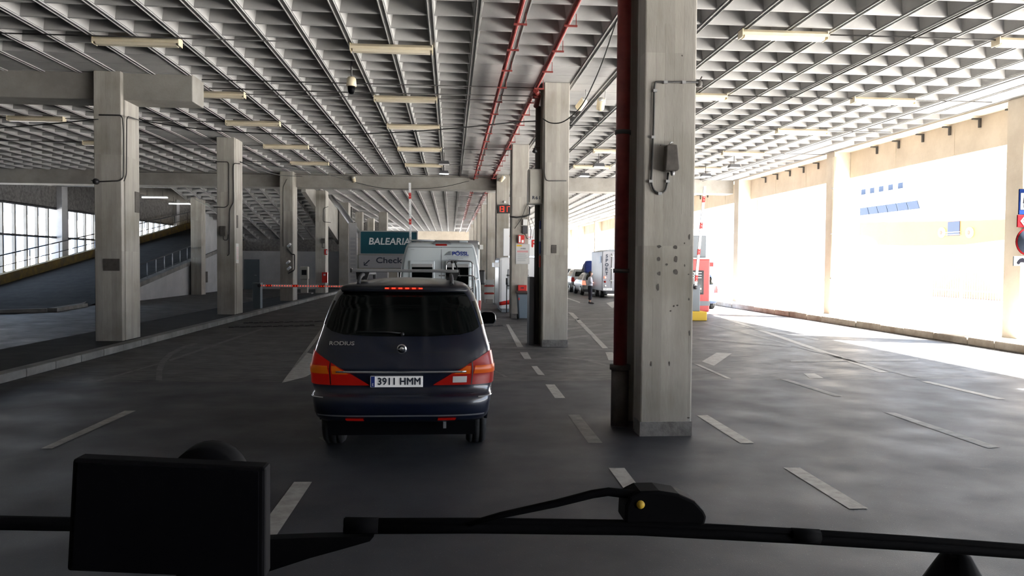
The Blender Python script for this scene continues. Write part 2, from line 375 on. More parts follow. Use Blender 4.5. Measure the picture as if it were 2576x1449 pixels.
# road markings: one mesh on the floor
def quads(L, z=.004):
    b = MB()
    for q in L:
        b.add([tuple(pz(u, v, z)) for u, v in q], [tuple(range(len(q)))])
    return b
Q = [[(103, 1128), (314, 1033), (342, 1033), (131, 1128)], [(740, 1212), (785, 1212), (670, 1385), (600, 1400)],
     [(709, 963), (765, 885), (793, 892), (793, 934), (769, 948)], [(722, 945), (818, 813), (828, 816), (770, 890)],
     [(1531, 1177), (1571, 1177), (1618, 1238), (1576, 1238)], [(1372, 967), (1395, 967), (1422, 1001), (1396, 1001)],
     [(1337, 921), (1351, 921), (1371, 944), (1353, 942)], [(1308, 886), (1327, 886), (1337, 903), (1319, 903)], [(1273, 816), (1280, 816), (1317, 873), (1301, 873)],
     [(1429, 785), (1442, 787), (1530, 876), (1516, 876)], [(1523, 886), (1541, 886), (1551, 906), (1531, 906)],
     [(1753, 1045), (1780, 1044), (1897, 1114), (1863, 1115)], [(1971, 1176), (2012, 1176), (2184, 1279), (2137, 1280)],
     [(2316, 959), (2336, 959), (2528, 1003), (2508, 1004)], [(1744, 914), (1762, 918), (1839, 952), (1828, 952)],
     [(1781, 788), (1800, 790), (2236, 937), (2213, 937)], [(1766, 909), (1803, 887), (1841, 889), (1796, 920)], [(2021, 939), (2049, 939), (2072, 951), (2038, 952)],
     [(1560, 755), (1585, 757), (1540, 775), (1525, 762)], [(1425, 748), (1460, 760), (1458, 762), (1425, 750)]]
obj('road_marking', quads(Q), M['line_paint'], floor)
Q = [[(1429, 1043), (1457, 1043), (1516, 1114), (1480, 1114)], [(2221, 1036), (2251, 1038), (2517, 1125), (2485, 1127)], [(1964, 954), (1982, 954), (2120, 996), (2101, 997)],
     [(1766, 811), (1774, 811), (2310, 948), (2290, 948)], [(1425, 826), (1513, 815), (1516, 818), (1425, 830)], [(1422, 848), (1556, 833), (1558, 838), (1422, 853)],
     [(1236, 872), (1558, 879), (1558, 882), (1236, 875)], [(1396, 896), (1556, 912), (1556, 915), (1400, 899)], [(1480, 906), (1556, 924), (1556, 928), (1480, 909)],
     [(240, 958), (418, 908), (424, 909), (255, 958)], [(424, 905), (620, 838), (660, 826), (664, 828), (622, 842), (428, 909)],
     [(1240, 930), (1248, 933), (1278, 948), (1268, 948)], [(1760, 850), (1990, 868), (1990, 873), (1760, 854)], [(1990, 905), (2310, 902), (2310, 908), (1990, 910)],
     [(1850, 815), (2060, 852), (2058, 856), (1848, 819)], [(1430, 802), (1560, 800), (1560, 803), (1430, 805)], [(1250, 800), (1300, 806), (1300, 809), (1250, 803)],
     [(1430, 815), (1500, 812), (1500, 814), (1430, 817)], [(1590, 800), (1612, 802), (1612, 806), (1590, 803)], [(800, 1100), (860, 1098), (858, 1108), (820, 1112)]]
ar = [(400, 956), (401, 930), (410, 908), (430, 889), (460, 874), (492, 863)]
for (a, b_), (c, d) in zip(ar, ar[1:]): Q.append([(a-8, b_), (a+8, b_+1), (c+7, d+1), (c-7, d)])
obj('faded_marking', quads(Q), M['line_faint'], floor)
# rubber rumble strips across the lane
def rumble(name, p0, p1, label):
    b = MB(); n = int((p1-p0).length/.32); d = (p1-p0).normalized(); s = Vector((-d.y, d.x, 0))
    for k in range(n):
        for r in (0, 1):
            c = p0+d*(.32*k+.16*r)+s*(.16*r)
            b.add([c, c+d*.16, c+d*.16+s*.14, c+s*.14]+[q+Vector((0, 0, .03)) for q in (c+d*.02+s*.02, c+d*.14+s*.02, c+d*.14+s*.12, c+d*.02+s*.12)], [(4, 5, 6, 7), (0, 1, 5, 4), (1, 2, 6, 5), (2, 3, 7, 6), (3, 0, 4, 7)])
    e = p0+d*(.32*n); q = s*.32
    o = tag(obj(name, MB().prism([p0+Vector((0, 0, .001)), e+Vector((0, 0, .001)), e+q+Vector((0, 0, .001)), p0+q+Vector((0, 0, .001))], (0, 0, .008)), M['rubber']), label, 'speed bump')
    obj('stud', b, M['rubber'], o)
rumble('rumble_strip', pz(575, 825), pz(812, 820), 'nearer dark studded rumble strip across the left lane')
rumble('rumble_strip', pz(612, 814), pz(820, 810), 'farther dark studded rumble strip across the left lane')
rumble('rumble_strip', pz(1222, 822), pz(1275, 821), 'short studded rumble strip on the road right of the blue car')
# left side: ramp, walls, facade
def rz(y): return max(0., (y-36.2)*.142)
b = MB()
P = []
for k in range(30):
    y = 30+k*1.9; P.append([(-22.6, y, rz(y)+.012), (-15.9, y, rz(y)+.012)])
b.grid(P, False)
struct(obj('floor_ramp', b, M['ramp_dark']))
b = MB(); y0, y1 = 37.2, 51.5
b.prism([(-15.9, y0, 0), (-15.9, 51.58, 0), (-15.9, 51.58, rz(51.58)+.05), (-15.9, y0, rz(y0)+.05)], (.25, 0, 0)); struct(obj('wall_ramp', b, M['whitewall']))
b = MB(); b.prism([(-15.98, 38, rz(38)+.04), (-15.98, 60, rz(60)+.04), (-15.98, 60, rz(60)+.28), (-15.98, 38, rz(38)+.28)], (.42, 0, 0)); struct(obj('trim_9', b, M['kerb'], bev=.02))
b = MB(); b.prism([(-22.9, 30, 0), (-22.9, 86, 0), (-22.9, 86, rz(86)+.5), (-22.9, 36.5, .55), (-22.9, 30, .5)], (.3, 0, 0)); struct(obj('wall_ramp_left', b, M['ramp_yellow']))
b = MB(); ck = [pz(u, v, .14) for u, v in ((-60, 776), (0, 778), (120, 775), (200, 763), (248, 750), (300, 742))]
for a, c in zip(ck, ck[1:]):
    s = Vector((.3, -.9, 0)).normalized()*.35 if a.x < -15.7 else Vector((.35, 0, 0)); a2, c2 = a+s, c+s
    b.add([a, c, c2, a2]+[Vector((q.x, q.y, 0)) for q in (a, c, c2, a2)], [(0, 1, 2, 3), (7, 6, 5, 4), (3, 2, 6, 7), (0, 4, 5, 1), (0, 3, 7, 4), (1, 5, 6, 2)])
struct(obj('trim_10', b, M['kerb']))
b = MB(); b.box(-15.9, -15.65, 51.6, 60.3, 0, 7.2); struct(obj('wall_stair', b, M['whitewall']))
b = MB(); b.box(-15.9, -7.7, 59, 59.25, 0, 2.8); struct(obj('wall_back', b, M['whitewall']))
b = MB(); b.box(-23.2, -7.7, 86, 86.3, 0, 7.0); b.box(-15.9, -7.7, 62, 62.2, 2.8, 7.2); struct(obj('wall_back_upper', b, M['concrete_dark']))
b = MB(); b.box(-23.4, -15.8, 48, 86, 9.0, 9.3); struct(obj('ceiling_ramp', b, M['ceiling_paint']))
b = MB(); b.box(-23.4, -15.8, 47.8, 48, 6.36, 9.3); b.box(-15.85, -15.65, 48, 86, 6.36, 9.3); b.box(-23.6, -23.2, 47.8, 86, 7.0, 9.3); b.box(-23.4, -15.7, 86, 86.3, 6.5, 9.3); struct(obj('wall_ramp_sky_block', b, M['concrete_soft']))  # walls added to shut out sky light above the ramp
struct(obj('wall_right_light_block', MB().box(15.0, 15.4, -41, -10, 0, 6.4), M['concrete_dark']))  # unseen wall added to block daylight from the right rear
struct(obj('wall_rear_light_block', MB().box(-23.4, 16, -41.3, -41, 0, 7), M['concrete_dark']))  # unseen wall added to cut the light from behind the camera
d = struct(obj('door_1', MB().box(-15.05, -14.15, 58.93, 58.99, 0, 2.08), M['greygreen'], bev=.01))
obj('door_frame', MB().box(-15.15, -15.05, 58.9, 59, 0, 2.18).box(-14.15, -14.05, 58.9, 59, 0, 2.18).box(-15.05, -14.15, 58.9, 59, 2.08, 2.18), M['greygreen'], d)
obj('door_handle', MB().tube([(-14.27, 58.93, 1.02), (-14.27, 58.87, 1.02), (-14.4, 58.87, 1.02)], .015), M['zinc'], d)
# railing on the ramp wall
r = empty('ramp_railing', 'dark steel handrail sloping up along the white ramp wall', 'railing', (-15.8, 42, rz(42)+.28))
def rl(y, h): return (-15.8, y, rz(y)+.28+h)
obj('handrail', MB().tube([rl(40.5, .8), rl(50.2, .8)], .03).tube([rl(40.5, .12), rl(50.2, .12)], .02), M['steel_dark'], r)
for k in range(8): obj('post', MB().tube([rl(41+k*1.25, 0), rl(41+k*1.25, .8)], .022), M['zinc'], r)
r = empty('ramp_railing', 'dark steel handrail sloping up beside the tall left windows', 'railing', (-22.7, 38, rz(38)+.5))
obj('handrail', MB().tube([(-22.75, 30, 1.5), (-22.75, 36.5, 1.5), (-22.75, 80, rz(80)+1.4)], .035).tube([(-22.75, 30, .9), (-22.75, 36.5, .95), (-22.75, 80, rz(80)+.8)], .025), M['steel_dark'], r)
for k in range(12):
    y = 38+k*3.2; obj('post', MB().tube([(-22.75, y, rz(y)+.4), (-22.75, y, rz(y)+1.4)], .025), M['steel_dark'], r)
# facade of tall slots
b = MB(); b.box(-23.7, -23.2, -41, 38.0, 0, 7); b.box(-23.7, -23.4, 38, 86, 0, .5); b.box(-23.6, -23.4, 38, 86, 5.08, 7.2)
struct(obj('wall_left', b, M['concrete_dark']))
k = 0
y = 38.5
while y < 84:
    if 48.5 < y < 50.0 or 58.4 < y < 59.8 or 68.2 < y < 69.6 or 78 < y < 79.4: y += 1.17; continue
    struct(obj('window_fin', MB().box(-23.62, -23.46, y-.07, y+.07, .5, 6.9), M['concrete_soft'])); y += 1.17
for yy in (48.7, 58.5, 68.3, 78.2): struct(obj('wall_pier', MB().box(-23.7, -23.1, yy, yy+.7, 0, 7.2), M['whitewall']))
struct(obj('window_1', MB().box(-23.5, -23.42, 38, 86, 3.3, 3.42).box(-23.52, -23.4, 38, 86, 5.0, 5.12), M['steel_dark']))
# lit fluorescent lamps above the ramp
b0 = None
for n_, (u0, u1, v, h) in enumerate(((357, 418, 497, 5.9), (425, 480, 513, 5.9))):
    a, c = pz(u0, v, h), pz(u1, v, h)
    o = tag(obj('fluorescent_lamp', MB().box(a.x, c.x, a.y-.05, a.y+.05, h+.04, h+.1), M['offwhite']), ('nearer' if n_ == 0 else 'farther')+' of two lit fluorescent tubes above the dark ramp', 'lamp', 'lit tubes above the ramp')
    obj('tube', MB().box(a.x, c.x, a.y-.04, a.y+.04, h-.02, h+.04), M['lamp_lit'], o)
    obj('hanger', MB().tube([(a.x+.3, a.y, h+.1), (a.x+.3, a.y, 6.36)], .012).tube([(c.x-.3, a.y, h+.1), (c.x-.3, a.y, 6.36)], .012), M['steel_dark'], o)
# ---------------- columns ----------------
def column(x, y, face, lab, grp, z0=0., w=.61, dep=1.06, ztop=ZC, m='concrete', base=False, front=.36):
    # an H-plan column: front and rear shafts with a recess on one side
    r_ = .12
    if face == 'L': pts = [(x, y), (x+w, y), (x+w, y+dep), (x, y+dep), (x, y+dep-.22), (x+r_, y+dep-.22), (x+r_, y+front), (x, y+front)]
    elif face == 'R': pts = [(x, y), (x+w, y), (x+w, y+.16), (x+w-.05, y+.16), (x+w-.05, y+.22), (x+w, y+.22), (x+w, y+dep), (x, y+dep)]
    else: pts = [(x, y), (x+w, y), (x+w, y+dep), (x, y+dep)]
    o = obj('concrete_column', MB().prism([(a, c, z0) for a, c in pts][::-1], (0, 0, ztop-z0)), M[m], bev=.018)
    if base: obj('base_band', MB().box(x-.006, x+w+.006, y-.008, y+.3, z0, z0+.17), M['concrete_dark'], o)
    return tag(o, lab, 'column', grp)
ordn = ['second', 'third', 'fourth', 'fifth', 'sixth', 'seventh', 'eighth', 'ninth', 'tenth', 'eleventh', 'twelfth']
for i, y in enumerate(YR):
    k = i-5
    if k < -1: continue
    if k == 0: l = 'large near concrete column with dark electric box and red pipe in its side'
    elif k == 1: l = 'concrete column behind the bare near one, with grey R61 cabinet on its left'
    elif k == 2: l = 'concrete column with framed notice and grey bin at its foot'
    elif k == 3: l = 'concrete column carrying the red digital clock'
    elif k < 0: l = 'concrete column of the middle row, nearest behind the viewer'
    else: l = ordn[k-1]+' concrete column of the middle row counted from the near one'
    if k >= 0: column(XR, y, 'L', l, 'columns of the middle row', base=k < 3)
    if k == 1: l = 'nearest left concrete column, under the end of the T beam, with brown plate low on it'
    elif k == 2: l = 'left concrete column with a white notice strip and small dark box'
    elif k == 3: l = 'left concrete column carrying three small white security cameras'
    elif k == 4: l = 'left concrete column with red extinguisher cabinet'
    else: l = ordn[max(0, k-3 if k > 5 else k-2)]+' concrete column of the left row, far down the hall'
    if k >= 1 and k < 9 and k != 5: column(XL, y-(.35 if k == 2 else 0), 'R', l, 'columns of the left row', z0=.13, ztop=ZC if k != 1 else ZC)
    if k == 1: l = 'pale outer column at the right edge carrying the toilet and tortoise signs'
    elif k == 2: l = 'pale outer column with tall downpipe, beside the ship opening'
    elif k == 3: l = 'pale outer column with thin drainpipe, behind the red booth'
    else: l = ordn[max(0, k-2)]+' outer column on the right edge of the hall, counted from the sign column'
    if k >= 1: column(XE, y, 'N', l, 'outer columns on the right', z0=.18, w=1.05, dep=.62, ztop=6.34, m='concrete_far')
column(-15.5, 48.2, 'N', 'concrete column at the foot of the white stair wall', 'columns by the ramp', w=.62, dep=.8, ztop=6.36)
column(-8.1, 57.6, 'N', 'square grey column left of the blue check-in booth', 'columns by the ramp', z0=.0, w=.68, dep=1.2, ztop=6.36, m='concrete_soft')
column(-6.2, 68, 'N', 'grey column behind the teal sign', 'columns by the ramp', w=.7, dep=1.2, ztop=6.36, m='concrete_soft')
# brackets on the right fascia
bk = None; nb = 0
for y in [YR[6]+1.2+k*1.35 for k in range(6)]+[YR[7]+1.2+k*1.35 for k in range(6)]+[YR[8]+1.2+k*1.35 for k in range(6)]:
    if bk is None:
        bk = obj('fascia_bracket', MB().box(-.25, 0, -.04, .04, 0, .04).box(-.05, 0, -.04, .04, -.22, 0), M['conduit']); o = bk
    else: o = bk.copy(); COL.objects.link(o)
    o.location = (15.0, y, 6.2); tag(o, 'small dark bracket at the top of the right concrete fascia', 'bracket', 'brackets along the right fascia')
# down pipes on outer columns
for (u, Y, lab) in ((2095, YR[7]-.12, 'pale downpipe running down the outer column beside the ship opening'), (1905, YR[8]-.1, 'thin drainpipe on the outer column behind the red booth')):
    p = py(u, 600, Y); r_ = .07 if u > 2000 else .035
    o = tag(obj('downpipe', MB().tube([(p.x, Y, .2), (p.x, Y, 6.1)], r_, 12), M['concrete_far']), lab, 'pipe')
    obj('clamp', MB().lathe((p.x, Y, 1.5), [(r_+.015, 0), (r_+.015, .05)], 12).lathe((p.x, Y, 3.2), [(r_+.015, 0), (r_+.015, .05)], 12).lathe((p.x, Y, 4.9), [(r_+.015, 0), (r_+.015, .05)], 12), M['zinc'], o)
# red sprinkler pipes with hangers
for x, lab in ((1.12, 'left of the two long red pipes under the ceiling'), (2.0, 'right of the two long red pipes, running along the middle columns')):
    o = tag(obj('sprinkler_pipe', MB().tube([(x, -10, 6.2), (x, 107, 6.2)], .045, 10), M['redpipe']), lab, 'pipe')
    b = MB(); y = -9.3
    while y < 75:
        b.box(x-.06, x+.17, y-.02, y+.02, 6.13, 6.16); b.tube([(x+.15, y, 6.16), (x+.15, y, ZC)], .008, 5); y += 1.64
    obj('hanger', b, M['redpipe'], o)
for i in (5, 6, 7):
    y = YR[i]+.72 if i == 5 else YR[i]+.3
    if i == 5:
        o = tag(obj('riser_pipe', MB().tube([(2.1, y-.1, .75), (2.1, y-.1, 6.2)], .085, 16), M['redpipe']), 'thick red riser pipe in the recess of the near column', 'pipe')
        obj('grey_sleeve', MB().tube([(2.1, y-.1, .0), (2.1, y-.1, .72)], .11, 16).lathe((2.1, y-.1, .70), [(.13, 0), (.13, .06)], 16), M['brownbox'], o)
        obj('clamp', MB().lathe((2.1, y-.1, 3.6), [(.1, 0), (.1, .05)], 16).lathe((2.1, y-.1, 1.9), [(.1, 0), (.1, .05)], 16), M['conduit'], o)
    elif i == 6:
        o = tag(obj('riser_pipe', MB().tube([(2.13, y+.35, .0), (2.13, y+.35, 5.9)], .065, 12), M['conduit']), 'dark riser pipe on the left face of the '+('column with the R61 cabinet' if i == 6 else 'column with the framed notice'), 'pipe')
        obj('branch', MB().tube([(2.0, y-.3, 6.15), (2.1, y+.1, 6.1), (2.08, y+.35, 5.9)], .07, 10).lathe((2.03, y, 6.02), [(.09, 0), (.09, .1)], 12), M['redpipe'], o)
# ceiling light fittings (unlit)
L0 = empty('batten_light', '', 'light', (0, 0, 6.33))
obj('housing', MB().prism([(-.8, -.06, 6.33), (-.8, -.12, 6.27), (-.8, -.12, 6.22), (-.8, .12, 6.22), (-.8, .12, 6.27), (-.8, .06, 6.33)], (1.6, 0, 0)), M['cream'], L0)
obj('diffuser', MB().prism([(-.76, -.10, 6.22), (-.76, -.07, 6.175), (-.76, .07, 6.175), (-.76, .10, 6.22)], (1.52, 0, 0)), M['creamlens'], L0)
obj('end_cap', MB().box(-.815, -.8, -.12, .12, 6.18, 6.33).box(.8, .815, -.12, .12, 6.18, 6.33), M['cream'], L0)
LR = [(-6.1, [15.9, 20.7, 24.85, 29.7, 34.5]), (-1.2, [15.9, 20.7, 24.85, 29.7, 34.5]), (-12.5, [15.9, 24.85, 29.7]), (6.1, [14.2, 19.5, 24.2, 29.2, 34]), (11.05, [14.2, 19.5, 24.2, 29.2, 34])]
side = {-6.1: 'left of the lane, over the median', -1.2: 'over the blue car lane', -12.5: 'over the far left floor', 6.1: 'in the row just right of the near column', 11.05: 'in the rightmost row near the outer columns'}
on = ['nearest', 'second', 'third', 'fourth', 'fifth']
for x, ys in LR:
    for n_, y in enumerate(ys):
        o = L0 if (x == -6.1 and n_ == 0) else copy_tree(L0)
        o.location = (x, y, 6.33); o.location.z = 6.334; tag(o, on[n_]+' cream batten light '+side[x], 'light', 'unlit cream batten lights on the ceiling')
# conduits along the ceiling
def conduit(pts, lab, r=.014, m='conduit', n='conduit', cat='conduit'): return tag(obj(n, MB().tube(pts, r, 6), M[m]), lab, cat)
CD = [([(-9.5, 15.72, 6.3), (-3.2, 15.72, 6.3)], 'dark conduit feeding the nearest ceiling lights'),
      ([(-5.9, 19.2, 6.3), (2.2, 19.2, 6.3)], 'upper dark cable crossing from the T beam to the second middle column'),
      ([(-5.9, 19.75, 6.22), (-2, 19.75, 6.2), (2.2, 19.75, 6.22)], 'lower dark cable crossing from the T beam to the second middle column'),
      ([(-20, 20.75, 6.3), (2.2, 20.75, 6.3)], 'dark conduit along the second row of ceiling lights'),
      ([(-20, 24.9, 6.3), (.4, 24.9, 6.3)], 'dark conduit along the third row of ceiling lights'),
      ([(-20, 29.75, 6.3), (2.2, 29.75, 6.3)], 'dark conduit along the fourth row of ceiling lights'),
      ([(-12, 34.5, 6.3), (2.2, 34.5, 6.3)], 'dark conduit along the fifth row of ceiling lights'),
      ([(-16, 38.9, 6.25), (2.2, 38.9, 6.25)], 'dark pipe in front of the long cross beam, left part'),
      ([(7.0, 14.2, 6.3), (14, 14.2, 6.3)], 'thin conduit right of the nearest right-hand light'),
      ([(6.9, 19.5, 6.3), (14, 19.5, 6.3)], 'thin conduit linking the second right-hand lights'),
      ([(3.0, 24.2, 6.3), (14, 24.2, 6.3)], 'thin conduit linking the third right-hand lights'),
      ([(3.0, 29.2, 6.3), (14.3, 29.2, 6.28)], 'thin conduit linking the fourth right-hand lights'),
      ([(.4, 2, 6.3), (.4, 39.2, 6.3)], 'dark conduit running lengthwise beside the left red pipe'),
      ([(8.64, 2, 6.29), (8.64, 39.2, 6.29)], 'thick dark conduit running lengthwise over the right lanes'),
      ([(3.66, 2, 6.2), (3.66, 39.2, 6.2)], 'grey cable tray pipe just right of the middle columns'),
      ([(12.74, 4, 6.28), (12.74, 39.2, 6.28)], 'thin conduit near the bright right edge of the ceiling')]
for p, l in CD: conduit(p, l, r=.02 if 'thick' in l or 'tray' in l else .013)
# hanging cables
def sag(a, c, s, n=14):
    a, c = Vector(a), Vector(c); return [a.lerp(c, t/n)-Vector((0, 0, s*4*(t/n)*(1-t/n))) for t in range(n+1)]
def smooth(p):
    p = [Vector(q) for q in p]; out = []
    for i in range(len(p)-1):
        a, b_, c, d = p[max(i-1, 0)], p[i], p[i+1], p[min(i+2, len(p)-1)]
        for k in range(5):
            t = k/5; out.append(.5*((2*b_)+(c-a)*t+(2*a-5*b_+4*c-d)*t*t+(3*b_-a-3*c+d)*t**3))
    return out+[p[-1]]
cb = lambda pts, l, r=.014: tag(obj('hanging_cable', MB().tube(smooth(pts), r, 6), M['cable']), l, 'cable')
cb([px(0, 322, -11.2), py(120, 312, 18.9), py(248, 300, 18.8)], 'black cable sagging in from the left edge to the nearest left column')
cb([py(u, v, 18.9+(u-357)/1e4) for u, v in ((357, 303), (450, 318), (560, 330), (700, 337), (850, 338), (1000, 333), (1150, 322), (1280, 309), (1352, 304))], 'long black cable slung between the left column and the second middle column')
cb([py(1366, 299, 18.75), py(1385, 309, 18.5), py(1412, 308, 18.2), py(1440, 290, 17.8), py(1470, 255, 17.0), py(1510, 170, 15.4), py(1545, 70, 13.8), py(1568, 5, 12.9)], 'thick black cable rising from the second middle column toward the viewer')
cb([py(u, v, 28.0) for u, v in ((604, 407), (640, 422))]+[py(700, 440, 34), py(760, 444, 39.3)], 'upper black cable running off the left column with the white notice')
cb([py(u, v, Y) for u, v, Y in ((604, 408, 28), (800, 434, 34), (900, 460, 38.6), (980, 475, 39), (1100, 472, 39), (1180, 455, 38.5))], 'black cable drooping across in front of the long cross beam')
cb([py(484, 497, 48.2), py(510, 512, 38), py(540, 520, 28.3)], 'thin black cable running from the ramp column to the second left column')
# ---------------- things on the columns ----------------
def loop(pts, r=.014, n=6):  # rounded polyline
    out = [Vector(pts[0])]
    for a, b_, c in zip(pts, pts[1:], pts[2:]):
        a, b_, c = Vector(a), Vector(b_), Vector(c); k = min(.12, (a-b_).length*.45, (c-b_).length*.45)
        p, q = b_+(a-b_).normalized()*k, b_+(c-b_).normalized()*k
        for t in range(4):
            s = t/3; out.append(p*(1-s)**2+b_*2*s*(1-s)+q*s*s)
    out.append(Vector(pts[-1])); return out
f = lambda L, Y: [py(u, v, Y) for u, v in L]
Y = D1-.02
o = empty('electric_box', 'dark weathered electric box on the large near column', 'electric box', py(1683, 400, D1))
a, c = py(1666, 432, D1), py(1703, 366, D1)
obj('case', MB().prism([(a.x, D1, a.z), (a.x+.015, D1, c.z-.02), (a.x+.06, D1, c.z), (c.x-.03, D1, c.z-.01), (c.x, D1, a.z+.02), (c.x-.02, D1, a.z)], (0, -.13, 0)), M['brownbox'], o, bev=.012)
obj('gland', MB().lathe(((a.x+c.x)/2+.02, D1-.06, a.z-.05), [(.018, 0), (.025, .02), (.025, .05)], 12), M['zinc'], o)
obj('lug', MB().tube([((a.x+c.x)/2-.02, D1-.05, c.z), ((a.x+c.x)/2, D1-.05, c.z+.03), ((a.x+c.x)/2+.03, D1-.02, c.z+.03)], .007, 6), M['zinc'], o)
o = tag(obj('cable_conduit', MB().tube(loop(f([(1756, 207), (1648, 206), (1646, 220), (1644, 330), (1638, 460), (1645, 480), (1660, 488), (1674, 480), (1679, 460), (1681, 434)], Y)), .012, 8), M['conduit']), 'dark looped conduit on the face of the large near column', 'conduit')
b = MB()
for u, v in ((1674, 207), (1720, 207), (1648, 228), (1643, 345), (1637, 456), (1660, 487), (1679, 456)):
    p = py(u, v, Y); b.cbox(p, .045, .035, .03)
obj('clip', b, M['zinc'], o)
p = py(1757, 210, D1+.03); tag(obj('junction_ball', MB().lathe((p.x+.0, p.y, p.z-.04), [(.01, 0), (.045, .02), (.045, .06), (.01, .08)], 14).tube([p, p+Vector((.04, 0, .08))], .008), M['brownbox']), 'small round dark fitting on the right edge of the near column', 'fitting')
# chips in the near column: dark flakes
b = MB()
for u, v, w, h in ((1658, 620, 12, 9), (1699, 622, 11, 12), (1657, 652, 12, 14), (1700, 652, 12, 20), (1677, 665, 7, 7), (1658, 688, 10, 12), (1700, 684, 12, 20), (1722, 612, 4, 5), (1734, 596, 5, 16), (1722, 668, 4, 8), (1732, 690, 5, 4), (1655, 722, 8, 22), (1695, 770, 6, 6), (1687, 782, 6, 5), (1704, 768, 6, 5), (1733, 753, 5, 8), (1734, 838, 5, 18), (1638, 915, 4, 14), (1684, 915, 3, 14), (1732, 1051, 8, 5), (1662, 365, 3, 3), (1716, 140, 5, 5)):
    n = 7; q = [py(u+w/2*math.cos(2*PI*k/n)*random.uniform(.7, 1.1), v+h/2*math.sin(2*PI*k/n)*random.uniform(.7, 1.1), D1-.003) for k in range(n)]
    b.add(q, [tuple(range(n))])
for oo in bpy.data.objects:
    if oo.name == 'concrete_column' and abs(oo.data.vertices[0].co.y-D1) < 2 and oo['label'].startswith('large near'): obj('chip', b, M['brownbox'], oo)
# R61 cabinet
o = empty('wall_cabinet', 'tall grey metal cabinet marked R61 on the second middle column', 'cabinet', (2.03, 19.0, 3.49))
obj('case', MB().box(1.86, 2.20, 18.95, 19.35, 3.46, 4.30), M['cabinet'], o, bev=.01)
obj('door', MB().box(1.89, 2.18, 18.92, 18.95, 3.49, 4.27), M['cabinet'], o, bev=.006)
text('lettering', 'R61', (2.05, 18.915, 3.60), .11, M['darkink'], o, bold=.003, space=1.3)
# black cabinet and signs on the left face of that column
tag(obj('tall_dark_cabinet', MB().box(1.93, 2.05, 19.2, 19.75, 0, 1.68), M['steel_dark'], bev=.01), 'narrow dark metal cabinet standing at the left side of the second middle column', 'cabinet')
o = tag(obj('side_sign', MB().box(2.14, 2.17, 18.98, 19.05, 2.25, 3.05), M['blueink']), 'narrow blue and white sign edge on the second middle column', 'sign'); obj('panel', MB().box(2.13, 2.175, 18.97, 18.98, 2.55, 2.85), M['white'], o)
o = tag(obj('side_sign', MB().box(2.14, 2.17, 18.98, 19.05, 1.92, 2.2), M['redpaint']), 'narrow red sign edge below the blue one on the second middle column', 'sign')
tag(obj('small_horn', MB().lathe((2.0, 18.9, 2.92+1.75), [(.02, 0), (.07, .03), (.02, .14)], 12).tube([(2.03, 18.95, 4.7), (2.0, 18.95, 4.85), (2.12, 18.95, 4.85)], .012), M['black']), 'small black round lamp on the left of the second middle column', 'lamp')
p0, p1 = py(1387, 637, D1+S), py(1400, 616, D1+S)
tag(obj('cover_plate', MB().box(p0.x, p1.x, D1+S-.012, D1+S, p0.z, p1.z), M['brownbox'], bev=.004), 'small rusty square plate on the second middle column', 'plate')
tag(obj('cable_conduit', MB().tube(loop(f([(1370, 300), (1370, 440), (1374, 455), (1425, 455)], D1+S-.015)), .012, 6), M['conduit']), 'thin conduit down and across the top of the second middle column', 'conduit')
# third middle column: notice, signs, extinguisher cabinet, bin
Yc = D1+2*S
def plate(u0, v0, u1, v1, Y, t=.02): a, c = py(u0, v1, Y), py(u1, v0, Y); return MB().box(a.x, c.x, Y-t, Y, a.z, c.z), a, c
b, a, c = plate(1297, 614, 1332, 664, Yc)
o = tag(obj('framed_notice', b, M['zinc']), 'framed white AVISO notice on the column above the bin', 'notice')
obj('sheet', MB().box(a.x+.02, c.x-.02, Yc-.024, Yc-.02, a.z+.02, c.z-.02), M['paper'], o)
obj('yellow_stamp', MB().box(a.x+.03, a.x+.22, Yc-.027, Yc-.024, c.z-.09, c.z-.03), M['yellow'], o)
text('heading', 'AVISO', ((a.x+c.x)/2+.02, Yc-.027, c.z-.17), .07, M['darkink'], o, bold=.001)
b = MB()
for k in range(2): b.box(a.x+.05, c.x-.05, Yc-.028, Yc-.024, c.z-.26-k*.04, c.z-.245-k*.04)
obj('red_print', b, M['redpaint'], o)
b = MB()
for k in range(9): b.box(a.x+.06, c.x-.06-random.random()*.1, Yc-.028, Yc-.024, c.z-.35-k*.035, c.z-.343-k*.035)
obj('small_print', b, M['greypaint'], o)
b, a, c = plate(1303, 592, 1318, 612, Yc, .15)
o = tag(obj('fire_sign', b, M['redpaint']), 'small red and white angled fire sign above the AVISO notice', 'sign')
obj('pictogram', MB().box(a.x+.02, a.x+.08, Yc-.155, Yc-.15, a.z+.03, c.z-.03).box(a.x+.12, c.x-.02, Yc-.155, Yc-.15, a.z+.02, a.z+.12), M['white'], o)
b, a, c = plate(1302, 717, 1324, 740, Yc, .22)
o = tag(obj('extinguisher_cabinet', b, M['redpaint'], bev=.01), 'red extinguisher cabinet behind the grey bin', 'cabinet')
obj('label_plate', MB().box(a.x+.09, a.x+.21, Yc-.225, Yc-.22, c.z-.12, c.z-.08), M['darkink'], o)
o = empty('utility_box', 'grey plastic utility box with tangled cables high on the column above the notice', 'box', py(1322, 560, Yc))
b, a, c = plate(1315, 552, 1326, 567, Yc, .12); obj('case', b, M['offwhite'], o, bev=.01)
b, a, c = plate(1314, 569, 1327, 588, Yc, .1); obj('transformer', b, M['steel_dark'], o, bev=.01)
obj('cables', MB().tube(f([(1320, 588), (1326, 600), (1334, 602), (1336, 580), (1330, 552), (1331, 520), (1325, 512)], Yc-.06), .012).tube(f([(1283, 545), (1300, 547), (1320, 545), (1332, 540), (1332, 520)], Yc-.06), .03).tube(f([(1326, 512), (1312, 550), (1295, 575)], Yc-.06), .01).tube(f([(1335, 548), (1345, 570), (1340, 600)], Yc-.06), .008), M['cable'], o)
